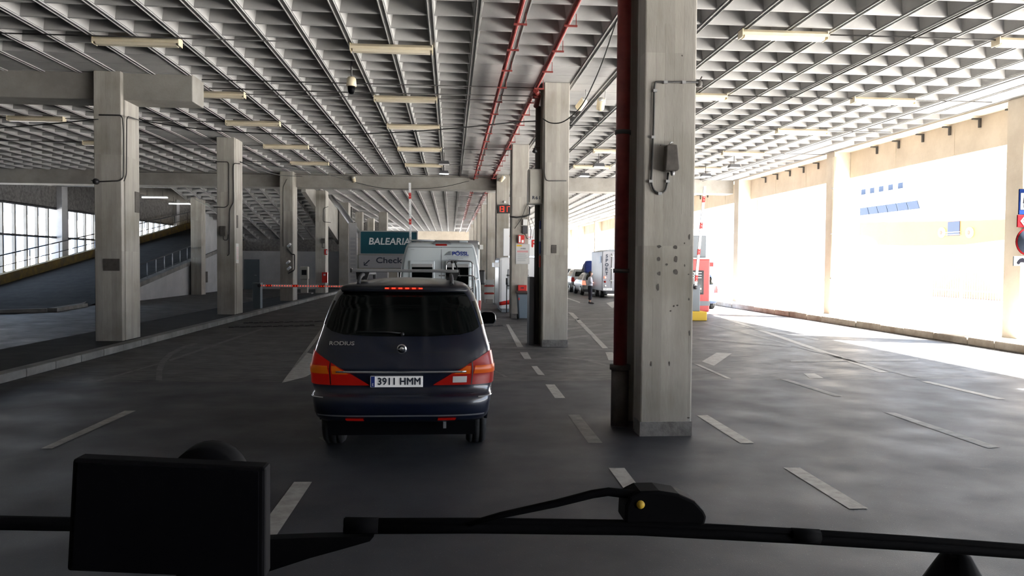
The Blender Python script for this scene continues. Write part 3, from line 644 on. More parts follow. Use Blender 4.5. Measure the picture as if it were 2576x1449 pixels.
g = empty('wheeled_bin', 'grey-blue wheelie bin with black lid beside the column with the notice', 'bin', (2.62, 27.9, 0))
def frustum(cx, cy, z0, z1, a0, b0, a1, b1): return MB().add([(cx-a0, cy-b0, z0), (cx+a0, cy-b0, z0), (cx+a0, cy+b0, z0), (cx-a0, cy+b0, z0), (cx-a1, cy-b1, z1), (cx+a1, cy-b1, z1), (cx+a1, cy+b1, z1), (cx-a1, cy+b1, z1)], [(0, 3, 2, 1), (4, 5, 6, 7), (0, 1, 5, 4), (1, 2, 6, 5), (2, 3, 7, 6), (3, 0, 4, 7)])
obj('body', frustum(2.62, 27.95, .06, .93, .2, .22, .26, .28), M['bingrey'], g, bev=.03)
obj('lid', MB().prism([(2.33, 27.62, .93), (2.33, 28.28, .93), (2.33, 28.28, 1.03), (2.33, 27.7, .985)], (.58, 0, 0)), M['black'], g, bev=.015)
obj('handle', MB().tube([(2.4, 28.3, .95), (2.4, 28.36, .95), (2.84, 28.36, .95), (2.84, 28.3, .95)], .015), M['black'], g)
for s in (-.22, .22): obj('wheel', MB().lathe((2.62+s-.02, 28.15, .1), [(.09, 0), (.1, .01), (.1, .04), (.09, .05)], 18, 'x'), M['rubber'], g)
obj('sticker', MB().box(2.395, 2.43, 27.66, 27.665, .72, .80), M['redpaint'], g)
# digital clock
o = empty('digital_clock', 'black display with glowing red digits 13:17 on a middle column', 'clock', (2.6, 38.7, 4.65))
ya = D1+3*S
obj('case', MB().box(2.26, 3.05, ya-.14, ya, 4.47, 4.88), M['black'], o, bev=.01)
SEG = {'1': 'bc', '3': 'abgcd', '7': 'abc'}
def digit(ch, x, z, w, h, Y, t, m, par):
    P_ = {'a': ((0, h), (w, h)), 'b': ((w, h), (w, h/2)), 'c': ((w, h/2), (w, 0)), 'd': ((0, 0), (w, 0)), 'g': ((0, h/2), (w, h/2))}
    b = MB()
    for s in SEG[ch]:
        (x0, z0), (x1, z1) = P_[s]; b.box(x+min(x0, x1)-t/2, x+max(x0, x1)+t/2, Y-.01, Y, z+min(z0, z1)-t/2, z+max(z0, z1)+t/2)
    obj('digit', b, m, par)
for ch, x in (('1', 2.27), ('3', 2.45), ('1', 2.61), ('7', 2.79)): digit(ch, x, 4.55, .11, .25, ya-.14, .03, M['led'], o)
tag(obj('siren_lamp', MB().cbox((2.6, ya-.05, 5.02), .1, .1, .12), M['offwhite'], bev=.02), 'small white box above the red digital clock', 'lamp')
# loudspeakers and cameras under the ceiling
def speaker(p, yaw, lab, drop=.3):
    o = empty('loudspeaker', lab, 'loudspeaker', p, 'cream loudspeakers'); Rm = Matrix.Translation(p) @ Euler((math.radians(-38), 0, yaw)).to_matrix().to_4x4()
    b = MB().lathe((0, 0, 0), [(.075, -.16), (.095, -.15), (.1, .12), (.09, .13), (.03, .14)], 18, 'y'); b.v = [tuple(Rm @ Vector(v)) for v in b.v]; obj('shell', b, M['cream'], o)
    b = MB().lathe((0, 0, 0), [(.07, -.163), (.07, -.158)], 18, 'y'); b.v = [tuple(Rm @ Vector(v)) for v in b.v]; obj('grille', b, M['offwhite'], o)
    obj('bracket', MB().tube([p+Vector((.11, 0, 0)), Vector((p.x+.11, p.y, ZC if drop > .15 else p.z+.3))], .01), M['zinc'], o)
speaker(py(1462, 263, 19.5), .6, 'left of the two cream loudspeakers under the ceiling beside the middle column')
speaker(py(1511, 263, 19.5), -.1, 'right of the two cream loudspeakers under the ceiling beside the middle column')
speaker(py(890, 452, 39.2), 0, 'cream loudspeaker on the long cross beam, left part', .1)
speaker(py(1263, 450, 38.3), .8, 'cream loudspeaker above the red digital clock', .2)
p = py(884, 212, 17.9)
o = empty('dome_camera', 'white and black dome camera hanging from the ceiling', 'camera', p)
obj('housing', MB().lathe(p, [(.07, .16), (.1, .12), (.115, -.04), (.1, -.05)], 20), M['cream'], o)
obj('dome', MB().lathe(p, [(.085, -.05), (.085, -.1), (.075, -.18), (.04, -.215), (.01, -.22)], 18), M['blackgloss'], o)
obj('stem', MB().tube([p+Vector((0, 0, .15)), p+Vector((0, 0, ZC+.43-p.z))], .02), M['conduit'], o)
def flood(p, lab, lit):
    o = empty('floodlight', lab, 'light', p, 'hanging floodlights'); obj('case', MB().prism([(p.x-.22, p.y, p.z), (p.x+.22, p.y, p.z), (p.x+.17, p.y, p.z+.12), (p.x-.17, p.y, p.z+.12)], (0, .3, 0)), M['steel_dark'], o)
    obj('glass', MB().box(p.x-.2, p.x+.2, p.y+.01, p.y+.28, p.z-.02, p.z), M['lamp_lit'] if lit else M['offwhite'], o)
    obj('stem', MB().tube([(p.x, p.y+.15, p.z+.12), (p.x, p.y+.15, ZC+(.43 if 4 < p.x < 7 else 0))], .015), M['conduit'], o)
for u, v, Y, l, t in ((1117, 412, 31, 'unlit floodlight hanging in the middle lane, nearer one', 0), (1117, 436, 34.5, 'lit floodlight hanging in the middle lane, farther one', 1), (1508, 418, 30, 'floodlight hanging between near and second column, farther right', 0), (1472, 442, 34, 'floodlight hanging right of the second middle column', 1), (1850, 420, 29.8, 'floodlight on the right bay, nearer the outer columns', 0), (1778, 443, 33.5, 'floodlight just right of the near column', 1)):
    flood(py(u, v, Y), l, t)
# left columns
YL = [0, D1+S, D1+2*S-.35, D1+3*S, D1+4*S]
Y = YL[1]
tag(obj('cable_conduit', MB().tube(loop(f([(249, 289), (303, 290), (308, 296), (311, 330), (310, 448), (300, 455), (249, 457)], Y-.015)), .016, 6), M['conduit']), 'dark conduit looping down the front of the nearest left column', 'conduit')
tag(obj('cable_conduit', MB().tube(loop([py(357, 305, Y+.9)+Vector((.02, 0, 0))]+f([(322, 293), (319, 300), (318, 440), (312, 456)], Y+.02)), .014, 6), M['conduit']), 'dark cable down the corner between both faces of the nearest left column', 'conduit')
p = py(243, 457, Y); tag(obj('small_spotlight', MB().lathe((p.x, Y, p.z), [(.05, -.1), (.07, -.06), (.07, .06), (.03, .1)], 14, 'y').tube([p, p+Vector((-.12, 0, .03))], .008), M['black']), 'small black spotlight on the left edge of the nearest left column', 'lamp')
b, a, c = plate(260, 651, 301, 681, Y, .015); tag(obj('metal_cover', b, M['brownbox']), 'dark brown rectangular plate low on the nearest left column', 'plate')
p = px(344, 509, -7.59); tag(obj('metal_cover', MB().box(-7.61, -7.575, p.y-.12, p.y+.14, p.z-.25, p.z+.25), M['brownbox']), 'tall brown plate on the right face of the nearest left column', 'plate')
Y = YL[2]
tag(obj('cable_conduit', MB().tube(loop(f([(542, 407), (572, 407), (576, 412), (576, 515), (566, 522), (538, 520)], Y-.015)), .016, 6), M['conduit']), 'dark conduit looping over the upper front of the left column with the white notice', 'conduit')
tag(obj('cable_conduit', MB().tube(loop(f([(604, 412), (589, 411), (587, 418), (588, 510), (580, 522), (578, 530), (577, 640), (572, 643)], Y-.02)), .016, 6), M['conduit']), 'dark cable running down the corner of the left column with the white notice', 'conduit')
b, a, c = plate(556, 569, 569, 594, Y, .12); o = tag(obj('electric_box', b, M['brownbox'], bev=.01), 'small dark electric box on the left column with the white notice', 'electric box')
obj('cable', MB().tube(loop(f([(562, 594), (562, 604), (573, 604), (574, 590)], Y-.04)), .012), M['cable'], o)
p, q = px(590, 612, -7.59), px(597, 662, -7.59)
o = tag(obj('notice_strip', MB().box(-7.6, -7.575, Y+.12, Y+.46, q.z, p.z), M['paper']), 'white upright notice on the right face of the second left column', 'notice')
b = MB()
for k in range(9): b.box(-7.576, -7.573, Y+.16, Y+.42, p.z-.15-k*.05, p.z-.14-k*.05)
obj('print', b, M['redpaint'], o)
tag(obj('metal_cover', MB().box(-7.6, -7.575, Y+.25, Y+.4, 3.2, 3.65), M['brownbox']), 'narrow dark plate above the notice on the second left column', 'plate')
Y = YL[3]
for k, (u, v, l) in enumerate(((727, 617, 'uppermost'), (725, 660, 'middle'), (727, 675, 'lowest'))):
    p = py(u, v, Y-.12); o = empty('security_camera', l+' of the three small white cameras on the third left column', 'camera', p, 'cameras on the third left column')
    Rm = Matrix.Translation(p) @ Euler((math.radians(-25), 0, .7)).to_matrix().to_4x4()
    b = MB().lathe((0, 0, 0), [(.05, -.14), (.06, -.13), (.06, .12), (.04, .14)], 12, 'y'); b.v = [tuple(Rm @ Vector(w)) for w in b.v]; obj('body', b, M['white'], o)
    obj('bracket', MB().tube([p, p+Vector((.02, .12, -.1))], .02), M['black'], o)
tag(obj('cable_conduit', MB().tube(loop(f([(712, 620), (712, 470), (722, 450)], Y-.015)), .014, 6), M['conduit']), 'thin conduit above the three cameras on the third left column', 'conduit')
tag(obj('cable_conduit', MB().tube(loop(f([(722, 625), (735, 640), (741, 640), (741, 680), (725, 688)], Y-.03)), .03, 6), M['conduit']), 'thick dark conduit bracket beside the three cameras on the third left column', 'conduit')
Y = YL[4]
b, a, c = plate(811, 685, 825, 711, Y, .2); o = tag(obj('extinguisher_cabinet', b, M['redpaint'], bev=.01), 'red extinguisher cabinet low on the fourth left column', 'cabinet'); obj('label_plate', MB().box(a.x+.1, a.x+.22, Y-.206, Y-.2, c.z-.2, c.z-.1), M['white'], o)
b, a, c = plate(816, 627, 824, 641, Y, .03); o = tag(obj('fire_sign', b, M['redpaint']), 'small red fire sign above the extinguisher on the fourth left column', 'sign'); obj('pictogram', MB().box(a.x+.1, c.x-.02, Y-.035, Y-.03, a.z+.05, c.z-.05), M['white'], o)
b, a, c = plate(809, 600, 818, 612, Y, .12); o = tag(obj('electric_box', b, M['brownbox'], bev=.01), 'tiny dark electric box on the fourth left column', 'electric box'); obj('cable', MB().tube(loop(f([(826, 520), (814, 523), (813, 558), (832, 560)], Y-.02)), .016).tube(loop(f([(811, 612), (810, 624), (816, 622)], Y-.03)), .014), M['cable'], o)
# plates on the stair wall
p = px(518, 697, -15.63); tag(obj('wall_plate', MB().box(-15.65, -15.62, p.y-.35, p.y+.35, p.z-.35, p.z+.35), M['brownbox']), 'small brown plate low on the white stair wall', 'plate')
# ---------------- barriers ----------------
def barrier(name_l, x, y, z, arm, box_m, w=.3, h=1.0):
    o = empty('barrier', name_l, 'barrier', (x, y, z), 'parking barriers')
    obj('cabinet', MB().box(x-w/2, x+w/2, y-.18, y+.18, z, z+h), M[box_m], o, bev=.015)
    obj('cap', MB().box(x-w/2-.01, x+w/2+.01, y-.19, y+.19, z+h, z+h+.03), M[box_m], o, bev=.01)
    a, c = Vector(arm[0]), Vector(arm[1]); d = (c-a); n = 20; L = d.length; d.normalize(); s = Vector((0, 0, 1)) if abs(d.x) > .7 else Vector((1, 0, 0))
    obj('pivot', MB().lathe((a.x, y-.24, a.z), [(.07, 0), (.07, .08)], 16, 'y'), M['steel_dark'], o)
    def bar(t0, t1, e, y0, y1):
        p, q = a+d*L*t0, a+d*L*t1; return [(p-s*e)+Vector((0, y0, 0)), (q-s*e)+Vector((0, y0, 0)), (q+s*e)+Vector((0, y0, 0)), (p+s*e)+Vector((0, y0, 0))]
    m = MB(); m.prism(bar(0, 1, .045, -.22, 0), (0, .06, 0)); arm_o = obj('arm', m, M['white'], o)
    m = MB()
    for k in range(4): m.prism(bar(.06+k*.26, .12+k*.26, .048, -.225, 0), (0, .07, 0))
    obj('red_band', m, M['redpaint'], arm_o)
    m = MB()
    for k in range(38):
        p = a+d*L*(k+.7)/39; m.lathe((p.x, p.y-.228, p.z), [(.018, 0), (.014, .008)], 8, 'y')
    obj('light_strip', m, M['led'] if abs(d.x) > .7 else M['whitelens'], arm_o)
barrier('closed barrier with lowered red and white arm across the left lane', -7.7, 32, .14, ((-7.58, 32, 1.06), (-3.6, 32, 1.04)), 'greygreen')
barrier('barrier with arm raised upright behind the white campervan', -1.65, 33, 0, ((-1.66, 33, 1.2), (-1.72, 33, 5.32)), 'greygreen')
barrier('barrier with raised tilted arm beside the red booth', 8.86, 28, .33, ((8.84, 28, 1.2), (9.13, 28, 4.86)), 'greypaint', w=.32, h=.95)
struct(obj('trim_11', MB().box(8.4, 9.22, 27.6, 28.9, 0, .33), M['yellow'], bev=.03))
o = empty('ticket_post', 'short pale ticket post with a dark screen beyond the third left column', 'post', (-6.9, 40.5, .0))
p = py(765, 735, 47.0)
obj('pedestal', MB().box(p.x-.2, p.x+.2, 47, 47.3, .14, 1.0), M['cabinet'], o, bev=.02); obj('head', MB().box(p.x-.24, p.x+.24, 46.9, 47.35, 1.0, 1.75), M['cabinet'], o, bev=.05); obj('display', MB().box(p.x-.12, p.x+.16, 46.88, 46.9, 1.25, 1.55), M['black'], o); obj('foot', MB().box(p.x-.45, p.x+.45, 46.8, 47.5, .14, .2), M['kerb'], o)
# ---------------- check-in booth with teal sign ----------------
Y = 42.0
o = empty('company_sign', 'teal BALEARIA sign above the check-in booth', 'sign', (-3.3, Y, 2.45))
obj('panel', MB().box(-4.76, -1.83, Y-.06, Y, 2.49, 3.64), M['teal'], o)
obj('frame', MB().box(-4.82, -4.76, Y-.08, Y+.1, 2.43, 3.70).box(-1.83, -1.77, Y-.08, Y+.1, 2.43, 3.70).box(-4.76, -1.83, Y-.08, Y+.1, 3.64, 3.70).box(-4.76, -1.83, Y-.08, Y+.1, 2.43, 2.49), M['zinc'], o)
text('lettering', 'BALEARIA', (-3.25, Y-.07, 3.12), .5, M['white'], o, width=2.15, bold=.011, shear=.12)
o = empty('check_in_sign', 'pale grey Check In sign with an arrow pointing down left', 'sign', (-3.4, Y, 1.75))
obj('panel', MB().box(-4.87, -1.85, Y-.06, Y, 1.72, 2.40), M['signgrey'], o, bev=.01)
text('lettering', 'Check In', (-3.02, Y-.065, 2.12), .42, M['darkink'], o, width=1.85, bold=.009)
obj('arrow', MB().prism([(-4.60, Y-.066, 1.86), (-4.55, Y-.066, 1.86), (-4.28, Y-.066, 2.12), (-4.32, Y-.066, 2.16), (-4.56, Y-.066, 1.93)][::-1], (0, .006, 0)).box(-4.60, -4.40, Y-.068, Y-.06, 1.84, 1.88).box(-4.60, -4.56, Y-.068, Y-.06, 1.84, 2.04), M['darkink'], o)
o = empty('checkin_booth', 'grey check-in booth with rounded windows under the teal sign', 'booth', (-3.3, Y+1, 0))
obj('body', MB().box(-4.95, -1.7, Y+.02, Y+2.6, 0.0, 2.43), M['cabinet'], o, bev=.05)
for a, c in ((-4.6, -3.3), (-2.85, -1.85)):
    w_ = obj('window_frame', MB().box(a, c, Y-.02, Y+.02, .85, 1.62), M['white'], o, bev=.06); obj('pane', MB().box(a+.07, c-.07, Y-.03, Y-.02, .92, 1.55), M['signgrey'], w_)
o = tag(obj('glass_screen', MB().box(-5.36, -4.98, Y-.02, Y, 0, 4.1), M['whitewall']), 'tall narrow panel with posters left of the teal sign', 'panel')
b = MB()
for k in range(14): b.box(-5.30, -5.03, Y-.03, Y-.02, .6+k*.2, .72+k*.2)
obj('posters', b, M['signgrey'], o); obj('edge', MB().box(-5.40, -5.36, Y-.04, Y+.02, .2, 4.15).box(-4.98, -4.95, Y-.04, Y+.02, .2, 3.6), M['zinc'], o)
A = py(833, 495, 48.3); B = py(905, 592, 43.0)
tag(obj('diagonal_duct', MB().tube([A, A.lerp(B, .22), A.lerp(B, .3)+Vector((0, 0, .1)), B], .16, 10), M['zinc']), 'pale diagonal duct sloping down from the ceiling to the teal sign', 'duct')
# ---------------- white booth with red wave ----------------
o = empty('white_booth', 'white rounded ticket booth with a red wave stripe behind the bin', 'booth', (2.8, 33.5, 0))
obj('body', MB().box(1.97, 3.95, 32.3, 35.2, .12, 2.27), M['white'], o, bev=.12)
obj('base', MB().box(2.1, 3.9, 32.4, 35.1, 0, .12), M['greypaint'], o)
obj('window', MB().box(2.34, 3.2, 32.27, 32.30, .95, 1.78), M['signgrey'], o, bev=.08)
obj('window_bar', MB().box(2.3, 3.2, 32.25, 32.28, 1.50, 1.55).box(2.3, 3.2, 32.25, 32.28, 1.07, 1.12), M['black'], o)
P = [[(2.0+.15*k, 32.285, .28+.03*math.sin(k*.5)+.002*k*k), (2.0+.15*k, 32.285, .42+.05*math.sin(k*.6)+.004*k*k)] for k in range(11)]
obj('red_wave', MB().grid(P), M['redpaint'], o, solid=.01)
obj('awning', MB().box(1.75, 2.0, 32.35, 33.4, 1.85, 2.05), M['white'], o, bev=.02)
o = empty('roof_sign', 'white sign with a red arc and red letter R above the white booth', 'sign', (2.8, 32.4, 2.3))
obj('panel', MB().box(2.16, 3.75, 32.35, 32.5, 2.33, 3.46), M['white'], o, bev=.01)
text('lettering', 'R', (3.43, 32.34, 2.83), .42, M['redpaint'], o, bold=.015)
P = [[(2.4+.08*k, 32.335, 3.12-.05*math.sin(k*.35)-.004*k), (2.4+.08*k, 32.335, 3.17-.03*math.sin(k*.35)-.006*k)] for k in range(13)]
obj('red_arc', MB().grid(P), M['redpaint'], o, solid=.01)
tag(obj('umbrella_pole', MB().tube([(2.27, 31.9, .0), (2.27, 31.9, 1.2)], .022, 8).tube([(2.27, 31.9, 1.15), (2.27, 31.9, 1.42)], .04, 8), M['black']), 'slim black post in front of the white booth', 'post')
# striped water barriers behind the van
o = empty('striped_barricade', 'red and white striped barricade boards left of the white booth', 'barricade', (1.95, 40, 0))
for k in range(3): obj('board', MB().box(1.7, 2.2, 40, 40.06, .18+k*.38, .42+k*.38), M['white' if k != 1 else 'white'], o); 
obj('stripes', MB().box(1.7, 2.2, 39.98, 40.0, .44, .52).box(1.7, 2.2, 39.98, 40.0, .83, .9), M['redpaint'], o)
for s in (1.72, 2.15): obj('leg', MB().box(s, s+.05, 40.02, 40.12, 0, 1.2), M['white'], o)
# ---------------- red booth ----------------
o = empty('red_booth', 'red ticket booth with black framed window, right of the near column', 'booth', (9.2, 31, 0))
obj('body', MB().box(8.2, 10.12, 30, 33, .17, 2.26), M['redbooth'], o, bev=.06)
obj('grey_band', MB().box(8.19, 10.13, 29.985, 30.0, .42, .60), M['greypaint'], o)
w_ = obj('window_frame', MB().box(8.5, 9.86, 29.97, 30.0, .86, 1.80), M['black'], o, bev=.06); obj('pane', MB().box(8.56, 9.80, 29.955, 29.97, .93, 1.74), M['carglass'], w_)
obj('blind', MB().box(8.6, 9.76, 29.945, 29.955, 1.5, 1.53).box(8.6, 9.76, 29.945, 29.955, 1.6, 1.63).box(8.6, 9.76, 29.945, 29.955, 1.7, 1.73).box(9.45, 9.5, 29.945, 29.955, 1.2, 1.7).box(9.4, 9.76, 29.945, 29.955, 1.05, 1.12), M['offwhite'], w_)
obj('base', MB().box(8.3, 10.0, 30.05, 32.95, 0, .17), M['cabinet'], o)
obj('roof_lip', MB().box(8.15, 10.15, 29.95, 33.05, 2.24, 2.3), M['offwhite'], o, bev=.01)
obj('side_lamp', MB().box(10.12, 10.28, 30.1, 30.3, 1.95, 2.12), M['redpaint'], o)
tag(obj('roof_unit', MB().box(9.0, 9.98, 30.1, 30.9, 2.3, 3.17), M['greypaint'], bev=.02), 'dark grey sign box on top of the red booth', 'box')
# ---------------- signs on the outer column at the right edge ----------------
Y = YR[6]-.05
b = MB(); 
o = empty('toilet_sign', 'blue and white toilet sign on the outer column at the right edge', 'sign', (14.5, Y, 3.4))
obj('panel', MB().box(14.22, 15.1, Y-.04, Y, 3.34, 3.98), M['sign_blue'], o, bev=.01); obj('white_field', MB().box(14.25, 15.05, Y-.05, Y-.04, 3.46, 3.88), M['sign_white'], o, bev=.005)
obj('pictogram', MB().lathe((14.36, Y-.055, 3.80), [(.03, 0), (.03, .005)], 12, 'y').prism([(14.31, Y-.055, 3.62), (14.41, Y-.055, 3.62), (14.39, Y-.055, 3.76), (14.33, Y-.055, 3.76)], (0, .005, 0)).box(14.335, 14.35, Y-.055, Y-.05, 3.51, 3.62).box(14.37, 14.385, Y-.055, Y-.05, 3.51, 3.62).box(14.47, 14.48, Y-.055, Y-.05, 3.50, 3.84).box(14.53, 14.62, Y-.055, Y-.05, 3.62, 3.76), M['sign_dark'], o)
o = empty('arrow_sign', 'red sign with a white arrow pointing left, on the outer column at the right edge', 'sign', (14.5, Y, 3.1))
obj('panel', MB().box(14.19, 15.1, Y-.04, Y, 3.02, 3.33), M['sign_red'], o, bev=.01)
obj('arrow', MB().box(14.32, 14.9, Y-.05, Y-.04, 3.155, 3.195).prism([(14.26, Y-.05, 3.175), (14.30, Y-.05, 3.175), (14.40, Y-.05, 3.28), (14.36, Y-.05, 3.295)], (0, .01, 0)).prism([(14.26, Y-.05, 3.175), (14.36, Y-.05, 3.055), (14.40, Y-.05, 3.07), (14.30, Y-.05, 3.175)], (0, .01, 0)), M['sign_white'], o)
o = tag(obj('round_sign', MB().lathe((14.52, Y-.05, 2.66), [(.36, 0), (.36, .03)], 32, 'y'), M['sign_red']), 'round dark blue sign with red rim on the outer column at the right edge', 'sign')
obj('blue_disc', MB().lathe((14.52, Y-.06, 2.66), [(.325, 0), (.325, .01)], 32, 'y'), M['sign_disc'], o)
o = tag(obj('tortoise_sign', MB().box(14.12, 15.0, Y-.04, Y, 2.05, 2.29), M['sign_white'], bev=.005), 'small white plate with a dark tortoise on the outer column at the right edge', 'sign')
ts = [(0, .03), (.03, .09), (.08, .14), (.16, .16), (.24, .13), (.30, .10), (.38, .15), (.40, .12), (.34, .06), (.29, .05), (.28, 0), (.24, .01), (.20, .05), (.10, .05), (.07, 0), (.03, 0)]
obj('tortoise', MB().prism([(14.2+x*.9, Y-.05, 2.09+z) for x, z in ts], (0, .01, 0)), M['sign_dark'], o)
# ---------------- vehicles ----------------
class Body:
    # horizontal slices: (z, y_rear, y_front, half_width); plan corners are superellipses
    def __init__(s, cx, y0, tab, L=.5, n=3.6, Lf=.8, nf=3.0): s.cx, s.y0, s.tab, s.L, s.n, s.Lf, s.nf = cx, y0, tab, L, n, Lf, nf
    def pt(s, a, z, off=0.0):
        w = interp(s.tab, z, 3); yr = interp(s.tab, z, 1); sg = -1 if a < 0 else 1; t = abs(a)
        def P(t):
            if t <= 1:
                q = 1-(1-t)**3; return q*w, yr+s.L*(1-max(0, 1-q**s.n)**(1/s.n))
            return w, yr+s.L+(t-1)
        x, y = P(t)
        if off:
            x1, y1 = P(max(0, t-.02)); x2, y2 = P(t+.02); dx, dy = x2-x1, y2-y1; l = math.hypot(dx, dy) or 1; x += dy/l*off; y -= dx/l*off
        return Vector((s.cx+sg*x, s.y0+y, z))
    @staticmethod
    def a(sx): return (1-(1-sx)**(1/3)) if sx <= 1 else sx
    def ring(s, z):
        w = interp(s.tab, z, 3); yr = interp(s.tab, z, 1); yf = interp(s.tab, z, 2)
        R = [s.pt(k/12, z) for k in range(-12, 13)]
        yb = s.y0+yr+s.L; ye = s.y0+yf-s.Lf
        R += [Vector((s.cx+w, yb+(ye-yb)*k/6, z)) for k in range(1, 6)]
        fr = []
        for k in range(12, -13, -1):
            t = abs(k/12); q = 1-(1-t)**3; sg = -1 if k < 0 else 1
            fr.append(Vector((s.cx+sg*q*w, s.y0+yf-s.Lf*(1-max(0, 1-q**s.nf)**(1/s.nf)), z)))
        R += fr; R += [Vector((s.cx-w, ye+(yb-ye)*k/6, z)) for k in range(1, 6)]
        return R
    def mesh(s, crown=.0):
        zs = []
        for a_, b_ in zip(s.tab, s.tab[1:]):
            k = max(1, int((b_[0]-a_[0])/.08)); zs += [a_[0]+(b_[0]-a_[0])*i/k for i in range(k)]
        zs.append(s.tab[-1][0]); rings = [s.ring(z) for z in zs]; n = len(rings[0])
        m = MB(); m.add([p for r in rings for p in r], [(i*n+j, i*n+(j+1) % n, (i+1)*n+(j+1) % n, (i+1)*n+j) for i in range(len(rings)-1) for j in range(n)], True)
        top = rings[-1]; c = sum(top, Vector())/n
        prev = (len(rings)-1)*n
        for f_, dz in ((.7, .5), (.35, .85)):
            o = len(m.v); m.v += [tuple(Vector((c.x+(p.x-c.x)*f_, c.y+(p.y-c.y)*f_, p.z+crown*dz))) for p in top]
            m.f += [(prev+j, prev+(j+1) % n, o+(j+1) % n, o+j) for j in range(n)]; m.sm += [True]*n; prev = o
        o = len(m.v); m.v.append((c.x, c.y, c.z+crown)); m.f += [(prev+j, prev+(j+1) % n, o) for j in range(n)]; m.sm += [True]*n
        m.f.append(tuple(range(n-1, -1, -1))); m.sm.append(False); return m
    def patch(s, rows, off=.006, ns=18, nz=10):
        # rows: (z, s0, s1) with s as fraction of half width (beyond 1: metres along the side)
        P = []
        zs = []
        for r0, r1 in zip(rows, rows[1:]):
            for k in range(nz): zs.append((r0, r1, k/nz))
        zs.append((rows[-2], rows[-1], 1.0))
        def A(v): return math.copysign(s.a(abs(v)), v)
        for r0, r1, t in zs:
            z = r0[0]+(r1[0]-r0[0])*t; a0 = A(r0[1]+(r1[1]-r0[1])*t); a1 = A(r0[2]+(r1[2]-r0[2])*t)
            P.append([s.pt(a0+(a1-a0)*k/ns, z, off) for k in range(ns+1)])
        return MB().grid(P)
def wheel(par, x, y, r, w, z0=0., side=1):
    o = obj('wheel', MB().lathe((x-w/2, y, r+z0), [(r*.62, 0), (r-.03, 0), (r, .03), (r, w*.28), (r-.012, w*.3), (r-.012, w*.34), (r, w*.36), (r, w*.64), (r-.012, w*.66), (r-.012, w*.7), (r, w*.72), (r, w-.03), (r-.03, w), (r*.62, w)], 36, 'x'), M['rubber'], par)
    xx = x+side*(w/2+.003); b = MB().lathe((xx-.01, y, r+z0), [(r*.62, 0), (r*.6, .012)], 24, 'x')
    obj('hub_cap', b, M['alu'], o)
# --- the blue people carrier ahead ---
cx, Y0 = -.49, 7.80
car = empty('people_carrier', 'dark blue people carrier seen from behind, brake lights on, roof bar on top', 'car', (cx, Y0+2.5, 0))
B = Body(cx, Y0, [(.40, .10, 5.0, .84), (.44, .04, 5.05, .875), (.50, .01, 5.08, .895), (.58, .0, 5.10, .905), (.655, .005, 5.1, .915), (.675, .03, 5.1, .915), (.69, .085, 5.1, .912), (.76, .09, 5.05, .925), (.88, .10, 4.95, .935), (.905, .095, 4.9, .935), (.935, .085, 4.9, .935), (.96, .10, 4.8, .932), (1.06, .12, 4.3, .915), (1.14, .145, 4.0, .90), (1.22, .19, 3.8, .875), (1.28, .235, 3.6, .86), (1.40, .30, 3.4, .83), (1.55, .38, 3.15, .785), (1.66, .46, 2.95, .745), (1.71, .52, 2.8, .71), (1.74, .52, 2.7, .68), (1.765, .62, 2.6, .64), (1.785, .85, 2.5, .57), (1.80, 1.0, 2.4, .50)], L=.42, n=3.9)
obj('bodywork', B.mesh(.03), M['navy'], car)
obj('rear_window', B.patch([(1.255, -.32, .32), (1.27, -.68, .68), (1.30, -.84, .84), (1.34, -.925, .925), (1.50, -.915, .915), (1.64, -.89, .89), (1.70, -.86, .86), (1.715, -.8, .8)], .006, 30, 5), M['carglass'], car)
obj('spoiler', B.patch([(1.705, -.88, .88), (1.72, -.90, .90), (1.745, -.90, .90), (1.755, -.88, .88)], .05, 24, 3), M['navy_dark'], car, solid=.03)
m = B.patch([(1.722, -.235, .235), (1.75, -.235, .235)], .07, 12, 2); bl = obj('high_brake_light', m, M['redlens'], car, solid=.015)
b = MB()
for k in range(6):
    p = B.pt(B.a(.02)*0, 1.736, .09); x = cx-.175+.07*k; b.box(x-.02, x+.02, p.y-.004, p.y+.004, 1.729, 1.743)
obj('light_emitting_dots', b, M['led'], bl)
